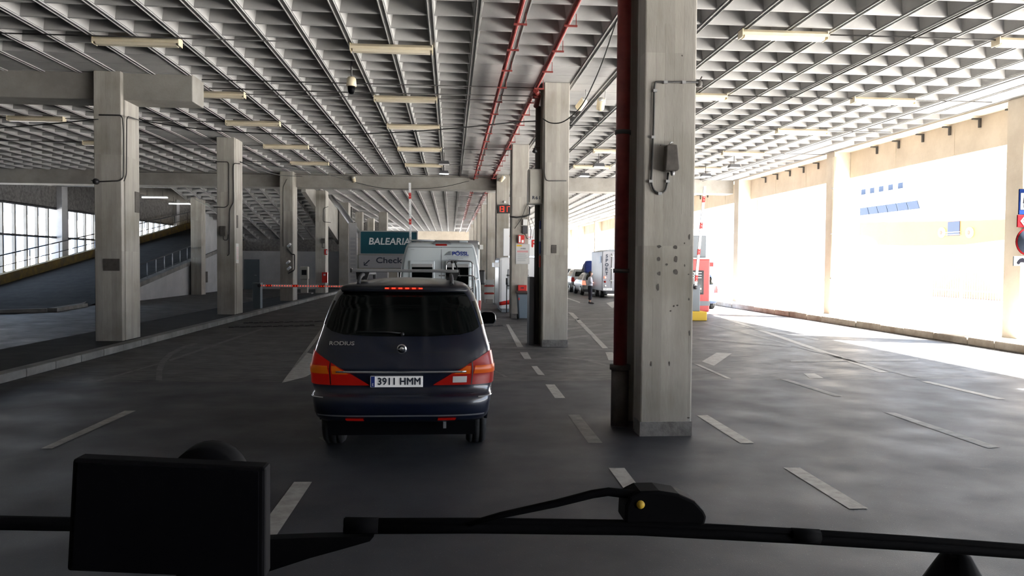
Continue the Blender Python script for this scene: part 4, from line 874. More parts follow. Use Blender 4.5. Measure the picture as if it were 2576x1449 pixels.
for sg in (-1, 1):
    R_ = lambda rows: [(z, sg*a, sg*c) for z, a, c in rows]
    tl = obj('tail_light', B.patch(R_([(.775, .34, 1.10), (.80, .38, 1.14), (.90, .56, 1.2), (1.00, .76, 1.2), (1.06, .88, 1.12), (1.10, .965, 1.04)]), .012, 20, 4), M['redlens'], car)
    obj('amber_lens', B.patch(R_([(.885, .56, .735), (.965, .70, .745)]), .018, 6, 3), M['amberlens'], tl)
    obj('amber_lens', B.patch(R_([(.885, .77, 1.02), (.965, .79, 1.02)]), .018, 10, 3), M['amberlens'], tl)
    obj('divider', B.patch(R_([(.78, .745, .758), (1.02, .755, .768)]), .021, 2, 3), M['black'], tl)
    if sg > 0: obj('reversing_lens', B.patch(R_([(.80, .55, .70), (.862, .55, .70)]), .019, 5, 2), M['whitelens'], tl, label='white reversing lens')
    obj('bumper_reflector', B.patch(R_([(.425, .42, .62), (.455, .42, .62)]), .02, 5, 2), M['redlens'], car)
    obj('bumper_corner_trim', B.patch(R_([(.657, .84, 1.25), (.664, .84, 1.25)]), .008, 14, 1), M['alu'], car)
    # side glass, arches, pillar trim
    obj('side_window', B.patch(R_([(1.30, 1.45, 3.2), (1.42, 1.35, 3.1), (1.62, 1.45, 2.6), (1.66, 1.6, 2.4)]), .006, 16, 4), M['carglass'], car)
    obj('quarter_window', B.patch(R_([(1.36, .955, 1.32), (1.60, .93, 1.34)]), .003, 12, 5), M['carglass'], car)
    pts = [B.pt(sg*(1+k*.3), 1.71, .004) for k in range(0, 7)]; obj('gutter_trim', MB().tube(pts, .007, 6), M['chrome'], car)
    arch = []
    for k in range(13):
        g = PI*k/12; yy, zz = Y0+.98+.40*math.cos(g), .34+.40*math.sin(g); w_ = interp(B.tab, zz, 3) if zz > .4 else .86; arch.append((cx+sg*(w_+.006), yy, zz))
    obj('wheel_arch', MB().tube(arch, .02, 6), M['navy_dark'], car)
    for yy in (.98, 4.0): wheel(car, cx+sg*.775, Y0+yy, .335, .215, side=sg)
    # roof rails
    xr = cx+sg*.50
    obj('roof_rail', MB().tube([(xr, Y0+.72, 1.77), (xr-sg*.004, Y0+.80, 1.835), (xr-sg*.01, Y0+.95, 1.865), (xr-sg*.02, Y0+1.5, 1.875), (xr-sg*.02, Y0+2.3, 1.865), (xr-sg*.0, Y0+2.5, 1.80)], .021, 8), M['matteblack' if 0 else 'steel_dark'], car)
obj('lower_trim', B.patch([(.472, -.93, .93), (.488, -.93, .93)], .012, 24, 1), M['alu'], car)
obj('chrome_strip', B.patch([(.900, -.69, .69), (.918, -.69, .69)], .022, 20, 1), M['alu'], car, solid=.008)
obj('tailgate_seam', B.patch([(.688, -.8, .8), (.692, -.8, .8)], .004, 20, 1), M['black'], car)
obj('tailgate_crease', B.patch([(1.098, -.6, .6), (1.102, -.6, .6)], .004, 16, 1), M['black'], car)
pl = obj('number_plate', MB().box(cx-.26-.045, cx+.26-.045, Y0+.062, Y0+.075, .757, .872), M['plate_white'], car, bev=.004)
obj('blue_band', MB().box(cx-.30, cx-.262, Y0+.059, Y0+.062, .762, .867), M['blueink'], pl)
text('country_letter', 'E', (cx-.281, Y0+.057, .785), .035, M['white'], pl)
text('lettering', '3911 HMM', (cx-.02, Y0+.058, .815), .098, M['darkink'], pl, width=.42, bold=.003, space=1.05)
obj('plate_border', MB().box(cx-.305, cx+.215, Y0+.060, Y0+.063, .757, .760).box(cx-.305, cx+.215, Y0+.060, Y0+.063, .869, .872), M['darkink'], pl)
p = B.pt(0, 1.14)
bd = obj('badge', MB().lathe((p.x, p.y-.025, 1.135), [(.047, 0), (.05, .006), (.05, .02)], 28, 'y'), M['chrome'], car); obj('badge_field', MB().lathe((p.x, p.y-.028, 1.135), [(.038, 0), (.038, .004)], 28, 'y'), M['navy_dark'], bd)
obj('badge_mark', MB().lathe((p.x, p.y-.032, 1.135), [(.020, 0), (.022, .003), (.022, .005)], 20, 'y').box(p.x-.036, p.x-.016, p.y-.033, p.y-.028, 1.130, 1.141).box(p.x+.016, p.x+.036, p.y-.033, p.y-.028, 1.130, 1.141), M['chrome'], bd)
t = text('model_lettering', 'RODIUS', (cx-.60, Y0+.175, 1.185), .055, M['chrome'], car, rot=(math.radians(68), 0, -.10), width=.25, bold=.001, ext=.004)
t = text('maker_lettering', 'SSANGYONG', (cx+.49, Y0+.120, .738), .042, M['chrome'], car, rot=(PI/2, 0, .12), width=.205, bold=.001, ext=.004)
obj('rear_wiper', MB().tube([B.pt(.0, 1.285, .02), B.pt(-B.a(.2), 1.30, .025), B.pt(-B.a(.55), 1.30, .02)], .008, 6).lathe((B.pt(0, 1.28).x, B.pt(0, 1.28).y-.03, 1.275), [(.02, 0), (.02, .03)], 12, 'y'), M['black'], car)
obj('underbody', MB().box(cx-.75, cx+.75, Y0+.25, Y0+4.6, .24, .42), M['matteblack'], car)
obj('tow_eye', MB().box(cx+.42, cx+.45, Y0+.12, Y0+.16, .33, .40), M['zinc'], car)
obj('door_handle', MB().tube([(cx+.955, Y0+2.1, 1.0), (cx+.975, Y0+2.1, 1.0), (cx+.975, Y0+2.3, 1.0), (cx+.955, Y0+2.3, 1.0)], .012), M['chrome'], car)
for sg in (-1, 1):
    mx_ = cx+sg*1.015
    mi = obj('side_mirror', MB().prism([(mx_-.11, Y0+3.3, 1.17), (mx_-.07, Y0+3.3, 1.14), (mx_+.09, Y0+3.3, 1.145), (mx_+.12, Y0+3.3, 1.19), (mx_+.11, Y0+3.3, 1.28), (mx_+.07, Y0+3.3, 1.32), (mx_-.06, Y0+3.3, 1.325), (mx_-.10, Y0+3.3, 1.30)], (0, .12, 0)), M['navy'], car, bev=.025)
    obj('mirror_glass', MB().prism([(mx_-.095, Y0+3.295, 1.175), (mx_-.06, Y0+3.295, 1.155), (mx_+.08, Y0+3.295, 1.16), (mx_+.105, Y0+3.295, 1.2), (mx_+.095, Y0+3.295, 1.28), (mx_+.06, Y0+3.295, 1.305), (mx_-.06, Y0+3.295, 1.31), (mx_-.09, Y0+3.295, 1.29)], (0, .006, 0)), M['carglass'], mi); obj('mirror_arm', MB().tube([(cx+sg*.84, Y0+3.40, 1.15), (cx+sg*.94, Y0+3.38, 1.18)], .03), M['navy_dark'], mi)
rb = tag(obj('roof_bar', MB().box(-1.105, .085, 8.86, 8.94, 1.895, 1.93), M['alu'], bev=.008), 'aluminium load bar across the roof of the dark blue people carrier', 'roof bar')
obj('end_cap', MB().box(-1.12, -1.105, 8.855, 8.945, 1.89, 1.935).box(.085, .10, 8.855, 8.945, 1.89, 1.935), M['black'], rb)
for x in (-.99, .01): obj('foot', MB().prism([(x-.06, 8.87, 1.81), (x+.05, 8.87, 1.81), (x+.08, 8.87, 1.895), (x-.07, 8.87, 1.895)], (0, .07, 0)), M['black'], rb)
# --- white campervan ---
cx, Y0 = -.27, 19.5
van = empty('campervan', 'white high-roof campervan with rear door windows and bike rack', 'van', (cx, Y0+3, 0))
V = Body(cx, Y0, [(.32, .06, 5.9, .93), (.40, .0, 5.95, .98), (.6, .0, 5.95, 1.0), (1.1, .01, 5.4, 1.025), (1.5, .03, 4.9, 1.01), (1.9, .05, 4.6, .965), (2.2, .08, 4.4, .91), (2.38, .10, 4.3, .865), (2.46, .13, 4.2, .83), (2.51, .2, 4.0, .77), (2.53, .35, 3.8, .68)], L=.22, n=5.5)
obj('bodywork', V.mesh(.02), M['vanwhite'], van)
def strip(bd, par, z0, z1, s0, s1, m, off=.004, name='seam', ns=2): return obj(name, bd.patch([(z0, s0, s1), (z1, s0, s1)], off, ns, 8), M[m], par)
strip(V, van, .7, 2.40, .025, .035, 'black'); strip(V, van, 2.395, 2.405, -.93, .93, 'black', ns=24); strip(V, van, .7, 2.39, -.945, -.935, 'greypaint'); strip(V, van, .7, 2.39, .935, .945, 'greypaint')
for x0, x1 in ((-1.02, -.40), (-.16, .49)):
    a, c = x0-cx, x1-cx; fr = obj('window_frame', MB().box(x0, x1, Y0+.015, Y0+.06, 1.38, 2.06), M['vanwhite'], van, bev=.035)
    obj('pane', MB().box(x0+.055, x1-.055, Y0+.005, Y0+.02, 1.43, 1.91), M['carglass'], fr, bev=.01); obj('blind_case', MB().box(x0+.05, x1-.05, Y0-.012, Y0+.02, 1.90, 1.98), M['zinc'], fr, bev=.01)
hb = obj('high_brake_light', V.patch([(2.44, -.135, .2), (2.475, -.14, .2)], .02, 8, 2), M['redlens'], van, solid=.02)
tag_ = obj('roof_spoiler', V.patch([(2.485, -.24, .34), (2.50, -.22, .32), (2.535, -.2, .3)], .03, 10, 2), M['greypaint'], van, solid=.04)
obj('roof_vent', MB().box(.20, .42, Y0+.4, Y0+.7, 2.53, 2.58), M['vanwhite'], van, bev=.02)
obj('roof_aerial', MB().lathe((-.75, Y0+1.2, 2.57), [(.28, 0), (.34, .02), (.3, .04)], 20).tube([(-.75, Y0+1.2, 2.5), (-.75, Y0+1.2, 2.57)], .03), M['white'], van)
text('lettering', 'PÖSSL', (.235, Y0+.075, 2.24), .13, M['blueink'], van, width=.40, bold=.004)
b = MB()
for k, (x0, x1) in enumerate(((-.14, .44), (-.10, .30), (-.06, .18), (-.02, .08), (.03, .06))): b.box(x0, x1, Y0+.05, Y0+.062, 2.165-k*.035, 2.172-k*.035)
b.prism([(-.15, Y0+.06, 2.20), (.0, Y0+.06, 2.20), (-.01, Y0+.06, 2.31)], (0, .01, 0)); obj('emblem', b, M['greypaint'], van)
obj('marking', MB().box(-1.0, -.91, Y0+.06, Y0+.07, 2.33, 2.336), M['greypaint'], van)
for z in (1.62, 1.0):
    for sg in (-1, 1): obj('door_hinge', MB().box(cx+sg*.90-.05, cx+sg*.90+.05, Y0-.02, Y0+.08, z-.03, z+.03), M['vanwhite'], van, bev=.01)
for sg in (-1, 1):
    tl = obj('tail_light', V.patch([(.55, sg*.93, sg*1.06), (.7, sg*.93, sg*1.07), (1.08, sg*.93, sg*1.06)], .012, 10, 4), M['redlens_lit'] if 0 else M['redlens'], van); obj('white_lens', V.patch([(.75, sg*.95, sg*.99), (.83, sg*.95, sg*.99)], .02, 4, 2), M['whitelens'], tl)
    for yy in (1.0, 4.9): wheel(van, cx+sg*.86, Y0+yy, .34, .22, side=sg)
    mi = obj('side_mirror', MB().box(cx+sg*1.22-.11, cx+sg*1.22+.11, Y0+4.7, Y0+4.85, 1.35, 1.80), M['black'], van, bev=.05); obj('mirror_arm', MB().tube([(cx+sg*1.0, Y0+4.8, 1.45), (cx+sg*1.15, Y0+4.8, 1.5)], .03), M['black'], mi)
obj('bumper', MB().box(cx-.98, cx+.98, Y0-.08, Y0+.2, .36, .56), M['greypaint'], van, bev=.04)
obj('number_plate', MB().box(cx-.26, cx+.26, Y0-.01, Y0+.01, .66, .77), M['plate_white'], van)
rk = empty('bike_rack', 'tubular silver bike rack on the right rear door of the white campervan', 'bike rack', (.2, Y0-.15, 1.0))
obj('tubes', MB().tube(loop([(-.12, Y0-.12, 1.0), (-.12, Y0-.12, 2.06), (.54, Y0-.12, 2.06), (.54, Y0-.12, .9)]), .018, 8).tube(loop([(-.3, Y0-.22, 1.70), (.60, Y0-.25, 1.70), (.62, Y0-.25, 1.0)]), .016, 8).tube([(-.12, Y0-.14, 1.40), (.54, Y0-.14, 1.40)], .018, 8).tube([(.54, Y0-.12, 1.6), (.68, Y0, 1.6)], .014, 6).tube([(-.12, Y0-.12, 1.9), (-.12, Y0+.05, 1.9)], .014, 6).tube([(.54, Y0-.12, 1.9), (.54, Y0+.05, 1.9)], .014, 6), M['chrome'], rk)
obj('support_arm', MB().tube([(.03, Y0-.16, 2.02), (.06, Y0-.16, 1.72)], .022, 8), M['offwhite'], rk)
obj('strap_arm', MB().tube([(.10, Y0-.16, 2.02), (.22, Y0-.2, 1.66)], .018, 8).lathe((.03, Y0-.16, 2.0), [(.03, 0), (.04, .03), (.03, .07)], 10).lathe((.11, Y0-.16, 2.0), [(.03, 0), (.04, .03), (.03, .07)], 10), M['black'], rk)
# --- motorhome ahead of the van ---
mh = empty('motorhome', 'grey motorhome in front of the white campervan, only its right edge showing', 'motorhome', (-.1, 30, 0))
G = Body(-.12, 27.6, [(.35, .0, 6.5, 1.08), (.6, 0, 6.6, 1.12), (2.6, .02, 6.0, 1.12), (2.78, .05, 5.6, 1.10), (2.82, .2, 5.4, 1.0)], L=.12, n=8)
obj('bodywork', G.mesh(.02), M['silver'], mh)
strip(G, mh, .7, 2.75, .955, .99, 'offwhite', .02, 'corner_strip'); obj('rear_window', G.patch([(1.5, -.6, .6), (2.1, -.6, .6)], .015, 10, 3), M['carglass'], mh)
obj('lettering_band', G.patch([(2.2, .65, .92), (2.3, .65, .92)], .012, 6, 1), M['offwhite'], mh); obj('marker_lamp', MB().box(1.0, 1.12, 27.55, 27.7, 2.5, 2.66), M['offwhite'], mh)
obj('brake_light', MB().lathe((.93, 27.57, .86), [(.07, 0), (.075, .04)], 16, 'y'), M['redlens_hot'], mh)
for sg in (-1, 1):
    for yy in (1.4, 5.2): wheel(mh, -.12+sg*.95, 27.6+yy, .34, .22, side=sg)
# --- horse box truck ---
tr = empty('horse_box', 'white box truck with SPORT written down its rear', 'truck', (10, 48, 0))
obj('box_body', MB().box(8.95, 11.2, 46.0, 49.6, .42, 2.80), M['truckwhite'], tr, bev=.04)
obj('roof_cap', MB().prism([(8.95, 46.0, 2.78), (11.2, 46.0, 2.78), (11.2, 46.0, 2.84), (10.4, 46.0, 2.93), (9.4, 46.0, 2.90)], (0, 3.6, 0)), M['greypaint'], tr)
text('lettering', 'S\nP\nO\nR\nT', (9.22, 45.985, 1.98), .26, M['darkink'], tr, bold=.014)
obj('rear_door', MB().box(9.50, 11.05, 45.975, 46.0, .62, 2.68), M['truckwhite'], tr, bev=.012)
b = MB()
for z in (2.5, 1.78, 1.06): b.box(9.44, 9.62, 45.95, 45.98, z-.03, z+.03)
b.tube([(9.53, 45.96, .9), (9.53, 45.96, 2.6)], .018); obj('hinges', b, M['zinc'], tr)
obj('side_window', MB().box(8.93, 8.95, 46.3, 46.7, 2.1, 2.5), M['carglass'], tr)
obj('tail_lamp', MB().lathe((9.12, 45.96, 1.24), [(.07, 0), (.07, .04)], 14, 'y'), M['redlens_hot'], tr); obj('tail_lamp', MB().lathe((9.13, 45.96, .98), [(.06, 0), (.06, .04)], 14, 'y'), M['redlens'], tr); obj('tail_lamp', MB().lathe((9.14, 45.96, .74), [(.06, 0), (.06, .04)], 14, 'y'), M['whitelens'], tr)
pl = obj('number_plate', MB().box(9.02, 9.55, 45.95, 45.97, .48, .60), M['plate_white'], tr); text('lettering', '7675 LGP', (9.28, 45.945, .54), .1, M['darkink'], pl, width=.42)
obj('chassis', MB().box(9.2, 11.0, 46.1, 49.8, .25, .45), M['steel_dark'], tr)
for x, sg in ((9.2, -1), (10.95, 1)):
    for yy in (47.3, 48.8): wheel(tr, x, yy, .33, .24, side=sg)
# --- cars in the right-hand queue ---
CT = [(.22, .12, 4.1, .80), (.32, .02, 4.2, .86), (.55, .0, 4.2, .88), (.80, .05, 4.1, .875), (.95, .10, 3.6, .85), (1.05, .16, 3.1, .81), (1.30, .30, 2.6, .71), (1.42, .45, 2.3, .64), (1.47, .7, 2.1, .55)]
ST = [(.28, .10, 4.4, .84), (.40, .02, 4.5, .90), (.70, .0, 4.5, .92), (.95, .04, 4.3, .91), (1.10, .08, 3.6, .88), (1.25, .14, 3.3, .83), (1.50, .26, 2.9, .75), (1.62, .40, 2.7, .68), (1.67, .6, 2.5, .58)]
def car_at(name, lab, cx, y0, tab, paint, lit=False, rs=None):
    o = empty(name, lab, 'car', (cx, y0+2, 0)); q = Body(cx, y0, tab, L=.35, n=4)
    k = tab[-1][0]/1.47; obj('bodywork', q.mesh(.02), M[paint], o)
    obj('rear_window', q.patch([(1.0*k, -.78, .78), (1.15*k, -.82, .82), (1.36*k, -.78, .78)], .008, 12, 3), M['carglass'], o)
    for sg in (-1, 1):
        obj('side_window', q.patch([(1.0*k, sg*1.25, sg*3.0), (1.15*k, sg*1.2, sg*2.8), (1.36*k, sg*1.2, sg*2.2)], .008, 10, 3), M['carglass'], o)
        obj('tail_light', q.patch([(.68*k, sg*.74, sg*1.08), (.95*k, sg*.82, sg*1.08)], .012, 8, 2), M['redlens_hot' if lit else 'redlens'], o)
        for yy in (.85, 3.4): wheel(o, cx+sg*(tab[2][3]-.10), y0+yy, .32, .21, side=sg)
    obj('bumper', q.patch([(.32, -.95, .95), (.5, -.95, .95)], .03, 12, 2), M[paint], o, solid=.02)
    pl = obj('number_plate', q.patch([(.60*k, -.3, .3), (.71*k, -.3, .3)], .02, 4, 1), M['plate_white'], o)
    return o, q
o, q = car_at('hatchback', 'silver-beige car with lit brake light and blue roof luggage, behind the standing person', 9.35, 50.0, CT, 'silver', True)
car_at('estate_car', 'pale silver estate car ahead of the one carrying blue roof luggage', 9.45, 55.0, ST, 'silver')
car_at('dark_car', 'dark car farthest up the right-hand queue, beside the second middle column', 9.4, 60.6, ST, 'darkcar')
bx = obj('luggage', MB().prism([(8.75, 50.6, 1.47), (9.5, 50.6, 1.47), (9.5, 50.6, 2.27), (8.85, 50.6, 2.25), (8.70, 50.6, 1.95)], (0, .7, 0)), M['bluebag'], bev=.06); tag(bx, 'blue wrapped luggage on the roof of the silver-beige car', 'luggage')
bx = obj('luggage', MB().prism([(8.80, 51.35, 1.47), (9.5, 51.35, 1.47), (9.5, 51.35, 2.1), (8.95, 51.35, 2.05)], (0, 1.4, 0)), M['darkbag'], bev=.06); tag(bx, 'dark soft luggage in front of the blue one on the car roof', 'luggage')
o, q = car_at('blue_estate', 'light blue estate car half hidden behind the red booth', 12.05-.92, 34.4, ST, 'bluecar')
# ---------------- person ----------------
def skin(name, V_, E_, Rr, m, par, lv=2):
    me = bpy.data.meshes.new(name); me.from_pydata(V_, E_, []); t = bpy.data.objects.new(name, me); COL.objects.link(t)
    sm = t.modifiers.new('s', 'SKIN'); su = t.modifiers.new('u', 'SUBSURF'); su.levels = lv; su.render_levels = lv; sm.use_smooth_shade = True
    for i, r in enumerate(Rr): me.skin_vertices[0].data[i].radius = (r, r) if not isinstance(r, tuple) else r
    me.skin_vertices[0].data[0].use_root = True
    bpy.context.view_layer.update(); m2 = bpy.data.meshes.new_from_object(t.evaluated_get(bpy.context.evaluated_depsgraph_get())); bpy.data.objects.remove(t)
    m2.materials.clear(); m2.materials.append(m)
    for p in m2.polygons: p.use_smooth = True
    o = bpy.data.objects.new(name, m2); COL.objects.link(o); o.parent = par; o.matrix_parent_inverse = WM(par).inverted(); return o
px_, py_ = 7.10, 39.7
def Q(x, y, z): return (px_+x, py_+y, z)
pe = empty('person', 'person in a white top, dark trousers and dark shoes standing with arms folded', 'person', Q(0, 0, 0))
VV = [Q(0, 0, .86), Q(0, 0, 1.0), Q(.01, 0, 1.18), Q(.0, 0, 1.31), Q(.01, 0, 1.40), Q(.03, 0, 1.47)]
EE = [(0, 1), (1, 2), (2, 3), (3, 4), (4, 5)]; RR = [.12, .10, .11, .10, .045, .05]
for sg in (-1, 1):
    i = len(VV); VV += [Q(0, sg*.085, .80), Q(.02, sg*.09, .46), Q(-.01, sg*.10, .08), Q(.05, sg*.11, .035), Q(.12, sg*.115, .03)]; EE += [(0, i), (i, i+1), (i+1, i+2), (i+2, i+3), (i+3, i+4)]; RR += [.085, .055, .035, .035, .028]
    i = len(VV); VV += [Q(0, sg*.15, 1.31), Q(.0, sg*.21, 1.08), Q(.13, sg*.12, 1.06), Q(.17, sg*.04, 1.07)]; EE += [(3, i), (i, i+1), (i+1, i+2), (i+2, i+3)]; RR += [.05, .04, .028, .026]
    for k in range(4):
        j = len(VV); VV += [Q(.19+.004*k, sg*.01, 1.09-.018*k), Q(.19, -sg*.03, 1.09-.018*k)]; EE += [(i+3, j), (j, j+1)]; RR += [.009, .008]
    j = len(VV); VV += [Q(.17, sg*.02, 1.105)]; EE += [(i+3, j)]; RR += [.01]
skin('body', VV, EE, RR, M['skin'], pe, 1)
m = MB(); hc = Vector(Q(.035, 0, 1.53)); P = []
for i in range(13):
    th = PI*i/12; row = []
    for j in range(17):
        ph = 2*PI*j/16; r = .085; x = math.sin(th)*math.cos(ph)*.095; y = math.sin(th)*math.sin(ph)*.072; z = math.cos(th)*.115
        if z < -.05: x = x*.85+.012
        if math.cos(ph) > .93 and -.04 < z < .02: x += .018
        row.append(hc+Vector((x, y, z)))
    P.append(row)
hd = obj('head', m.grid(P), M['skin'], pe)
b = MB()
for s in (-1, 1): b.lathe(hc+Vector((.085, s*.028, .008)), [(.004, -.004), (.009, 0), (.004, .004)], 8, 'x')
obj('eyes', b, M['darkink'], hd); obj('mouth', MB().box(hc.x+.083, hc.x+.09, hc.y-.02, hc.y+.02, hc.z-.053, hc.z-.046), M['redpaint'], hd)
P = []
for i in range(12):
    th = PI*i/13; row = []
    for j in range(17):
        ph = 2*PI*j/16; x = math.sin(th)*math.cos(ph)*.108-.014; y = math.sin(th)*math.sin(ph)*.085; z = math.cos(th)*.125+.005
        if i > 5 and math.cos(ph) > -.2: x = min(x, -.0); 
        if z < -.06: z -= .10*(i-7)/4; x -= .01
        row.append(hc+Vector((x, y, z)))
    P.append(row)
obj('hair', MB().grid(P), M['hair'], pe)
VV = [Q(0, 0, .84), Q(0, 0, 1.0), Q(.01, 0, 1.18), Q(.0, 0, 1.31), Q(.005, 0, 1.37)]; EE = [(0, 1), (1, 2), (2, 3), (3, 4)]; RR = [.155, .145, .14, .115, .06]
for sg in (-1, 1):
    i = len(VV); VV += [Q(0, sg*.155, 1.31), Q(.0, sg*.215, 1.08), Q(.12, sg*.13, 1.06)]; EE += [(3, i), (i, i+1), (i+1, i+2)]; RR += [.068, .058, .045]
skin('shirt', VV, EE, RR, M['shirt'], pe)
VV = [Q(0, 0, 1.02), Q(0, 0, .84)]; EE = [(0, 1)]; RR = [.125, .145]
for sg in (-1, 1):
    i = len(VV); VV += [Q(0, sg*.09, .74), Q(.02, sg*.095, .46), Q(0, sg*.10, .16)]; EE += [(1, i), (i, i+1), (i+1, i+2)]; RR += [.11, .085, .075]
skin('trousers', VV, EE, RR, M['trousers'], pe)
for sg in (-1, 1): obj('shoe', MB().prism([Q(-.06, sg*.105-.045, 0), Q(.19, sg*.11-.045, 0), Q(.20, sg*.11-.045, .03), Q(.08, sg*.11-.045, .075), Q(-.05, sg*.105-.045, .09)], (0, .09, 0)), M['black'], pe, bev=.015)
# ---------------- outside, right ----------------
sh = empty('ship', 'white and yellow ferry moored beyond the bright right opening', 'ship', (70, 110, 0))
def hullx(z): return 65+max(0, 5-z)*.5
b = MB().box(64, 82, 70, 190, .3, 13.2); obj('hull', b, M['ship_white'], sh)
obj('yellow_band', MB().prism([px(u, v, 63.8) for u, v in ((2100, 562), (2240, 558), (2400, 556), (2640, 548), (2640, 590), (2500, 606), (2420, 616), (2290, 618), (2210, 616), (2204, 606), (2192, 597), (2176, 592), (2150, 591), (2100, 593))], (2, 0, 0)), M['ship_yellow'], sh)
b = MB(); pz0, pz1 = 10.0, 11.15
for k in range(7):
    y = 121-k*2.6; b.prism([(63.88, y, pz0), (63.88, y-2.4, pz0), (63.88, y-2.4+.6, pz1), (63.88, y+.6, pz1)], (.1, 0, 0))
obj('bridge_window', b, M['shipglass'], sh)
obj('upper_deck', MB().box(66, 80, 100, 180, 13.2, 15.4), M['ship_white'], sh); b = MB()
for k in range(5): b.box(65.95, 66, 121-k*2.6, 122.2-k*2.6, 12.3+1.2, 14.4)
obj('deck_window', b, M['shipglass'], sh)
p = px(2400, 575, 63.8); ht = obj('mooring_hatch', MB().box(63.7, 63.8, p.y-1.2, p.y+1.2, p.z-.9, p.z+.9), M['shipglass'], sh, bev=.05)
obj('hatch_rail', MB().box(63.6, 63.7, p.y-1.4, p.y+1.4, p.z-.5, p.z-.42).box(63.6, 63.7, p.y-1.4, p.y+1.4, p.z-.8, p.z-.72), M['white'], ht)
for u in (2370, 2440):
    p = px(u, 585, 63.75); r_ = obj('fairlead', MB().lathe((63.6, p.y, p.z), [(.65, 0), (.65, .2)], 20, 'x'), M['white'], sh); obj('hole', MB().lathe((63.55, p.y, p.z), [(.28, 0), (.28, .1)], 14, 'x'), M['brown'], r_)
fe = empty('white_fence', 'white barred fence with gate on the quay in front of the ship', 'fence', (30, 46, 0))
b = MB(); y = 36.0
while y < 60: b.box(29.98, 30.02, y-.015, y+.015, .15, 3.1); y += .22
obj('bars', b, M['white'], fe, kind='stuff'); obj('rails', MB().box(29.96, 30.04, 36, 60, .6, .66).box(29.96, 30.04, 36, 60, 2.9, 2.96).box(29.96, 30.04, 36, 60, 1.7, 1.76), M['white'], fe)
for y in range(36, 61, 4): obj('post', MB().box(29.93, 30.07, y-.06, y+.06, 0, 3.2), M['white'], fe)
tag(obj('brown_container', MB().box(33, 36, 44.5, 51.5, 0, 3.1), M['brown'], bev=.04), 'brown container behind the white fence on the quay', 'container')
o = empty('gangway_frame', 'pale steel lattice frame on the quay left of the tall downpipe', 'frame', px(2050, 590, 40) - Vector((0, 0, 0)))
p = px(2050, 570, 40); y = p.y; b = MB()
for yy in (y-1, y+1):
    b.tube([(40, yy, 0), (40, yy, 6.2)], .06, 6)
for z in (3.2, 4.4, 5.6): b.tube([(40, y-1, z), (40, y+1, z)], .05, 6)
b.tube([(40, y-1, 3.2), (40, y+1, 5.6)], .04, 6); obj('lattice', b, M['zinc'], o)
# far buildings and quay beyond
o = tag(obj('quay_building', MB().box(22, 60, 160, 170, 0, 9), M['ship_white']), 'pale low building far beyond the right opening', 'building')
b = MB()
for k in range(12): b.box(23+k*3, 24.6+k*3, 159.9, 160, 3.5, 6)
obj('windows', b, M['signgrey'], o)
# ---------------- outside, left ----------------
o = tag(obj('harbour_building', MB().box(-75, -58, 85, 190, 0, 8.2), M['ship_white']), 'white harbour building with dark openings seen through the left slots', 'building')
b = MB()
for k in range(16): b.box(-58.0, -57.9, 87+k*6.4, 91.6+k*6.4, 2.6, 5.4)
obj('openings', b, M['shipglass'], o); obj('cornice', MB().box(-58.2, -57.6, 85, 190, 5.9, 6.3), M['concrete_far'], o)
car_at('parked_car', 'grey parked car outside the left slots, nearer one', -29.5, 51, CT, 'silver'); car_at('parked_car', 'dark parked car outside the left slots, farther one', -30.5, 60, CT, 'darkcar')
# ---------------- inside the vehicle we sit in ----------------
cb_ = empty('vehicle_cab', 'dark dashboard and front of the vehicle the photo is taken from', 'vehicle', (0, 1, 0))
obj('front_panel', MB().box(-1.1, 1.1, 1.05, 1.42, .5, 1.30), M['steel_dark'], cb_, bev=.05)
obj('dashboard', MB().box(-1.05, 1.05, .35, 1.05, 1.2, 1.50), M['matteblack'], cb_, bev=.03)
for sx in (-.85, .85): wheel(cb_, sx, .6, .34, .22, side=1 if sx > 0 else -1)
obj('lower_body', MB().box(-1.1, 1.1, .4, 1.05, .3, 1.2), M['steel_dark'], cb_)
Yd = .72
q4 = [py(181, 1154, Yd), py(668, 1177, Yd), py(667, 1460, Yd-.03), py(166, 1438, Yd-.03)]
dv = empty('navigation_screen', 'black rectangular navigation screen on the dashboard at lower left', 'screen', q4[3])
obj('case', MB().prism([q4[3], q4[2], q4[1], q4[0]], (0, .022, 0)), M['matteblack'], dv, bev=.003)
c4 = sum(q4, Vector())/4; obj('display', MB().prism([c4+(q-c4)*.93+Vector((0, -.002, 0)) for q in (q4[3], q4[2], q4[1], q4[0])], (0, .002, 0)), M['blackgloss'], dv)
p = py(535, 1172, .80)
obj('suction_mount', MB().lathe((p.x, .80, p.z-.01), [(.035, -.03), (.036, 0), (.02, .03)], 28, 'y').tube([(p.x, .78, p.z-.01), (p.x-.01, .76, p.z-.06), (c4.x, .75, 1.5)], .012), M['matteblack'], dv)
obj('foot', MB().box(c4.x-.04, c4.x+.04, .70, .80, 1.49, 1.52), M['matteblack'], dv)
Yw = 1.12
wp = empty('windscreen_wiper', 'long black wiper blade lying across the lower right, with hinged arm and cap', 'wiper', py(1680, 1290, Yw))
bl_ = [py(865, 1322, Yw), py(1200, 1321, Yw), py(1600, 1326, Yw), (py(2000, 1347, Yw)), py(2300, 1366, Yw), py(2600, 1388, Yw), py(2900, 1410, Yw)]
Pm = MB()
for off, r_ in ((-.004, .0085), (.005, .006)): Pm.tube([q+Vector((0, 0, off)) for q in bl_], r_, 8)
obj('blade', Pm, M['matteblack'], wp)
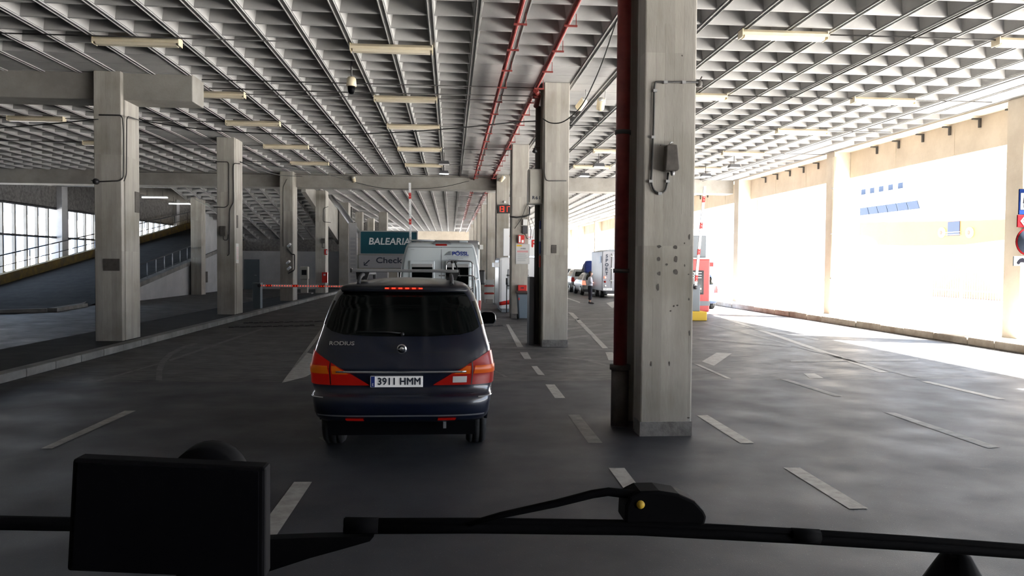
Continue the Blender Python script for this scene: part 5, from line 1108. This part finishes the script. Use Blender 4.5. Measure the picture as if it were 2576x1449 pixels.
obj('blade_clip', MB().tube([py(868, 1321, Yw), py(952, 1322, Yw)], .0118, 8).tube([py(1990, 1346, Yw), py(2060, 1350, Yw)], .0112, 8), M['matteblack'], wp)
obj('arm', MB().tube([py(u, v, Yw-.005) for u, v in ((1180, 1318), (1260, 1296), (1400, 1266), (1490, 1243), (1530, 1237), (1600, 1245), (1640, 1252))], [.004, .005, .006, .0065, .0065, .007, .007], 8), M['matteblack'], wp)
b = MB().prism([py(u, v, Yw-.02) for u, v in ((1572, 1318), (1574, 1275), (1585, 1250), (1612, 1237), (1660, 1236), (1710, 1244), (1750, 1262), (1772, 1286), (1779, 1300), (1774, 1322))][::-1], (0, .05, 0)); obj('hinge_cap', b, M['matteblack'], wp, bev=.004)
p = py(1612, 1270, Yw-.022); obj('yellow_dot', MB().lathe((p.x, p.y, p.z), [(.006, 0), (.006, .003)], 14, 'y'), M['yellow'], wp)
def cone(u, v0, v1, w0, lab, Yq=1.16):
    p, q = py(u, v0, Yq), py(u, v1, Yq); h = p.z-q.z; s_ = w0/F*Yq
    return tag(obj('wiper_pivot', MB().lathe((p.x, Yq, q.z), [(s_*.5, 0), (s_*.42, h*.35), (s_*.28, h*.65), (s_*.16, h*.9), (s_*.06, h)], 16), M['matteblack']), lab, 'wiper pivot')
cone(2405, 1378, 1560, 230, 'black pointed wiper pivot cap at the lower right corner')
wp2 = empty('windscreen_wiper', 'black wiper blade behind the navigation screen at the lower left', 'wiper', py(100, 1316, Yw))
obj('blade', MB().tube([py(u, v, Yw) for u, v in ((-320, 1312), (0, 1312), (300, 1318), (560, 1350))], .0085, 8).tube([py(u, v, Yw) for u, v in ((-320, 1322), (0, 1323), (300, 1328), (560, 1360))], .006, 8), M['matteblack'], wp2)
obj('arm', MB().prism([py(u, v, Yw-.01) for u, v in ((560, 1362), (800, 1352), (940, 1350), (930, 1362), (860, 1382), (780, 1404), (670, 1440), (560, 1470))], (0, .02, 0)), M['matteblack'], wp2)
bpy.context.view_layer.update()
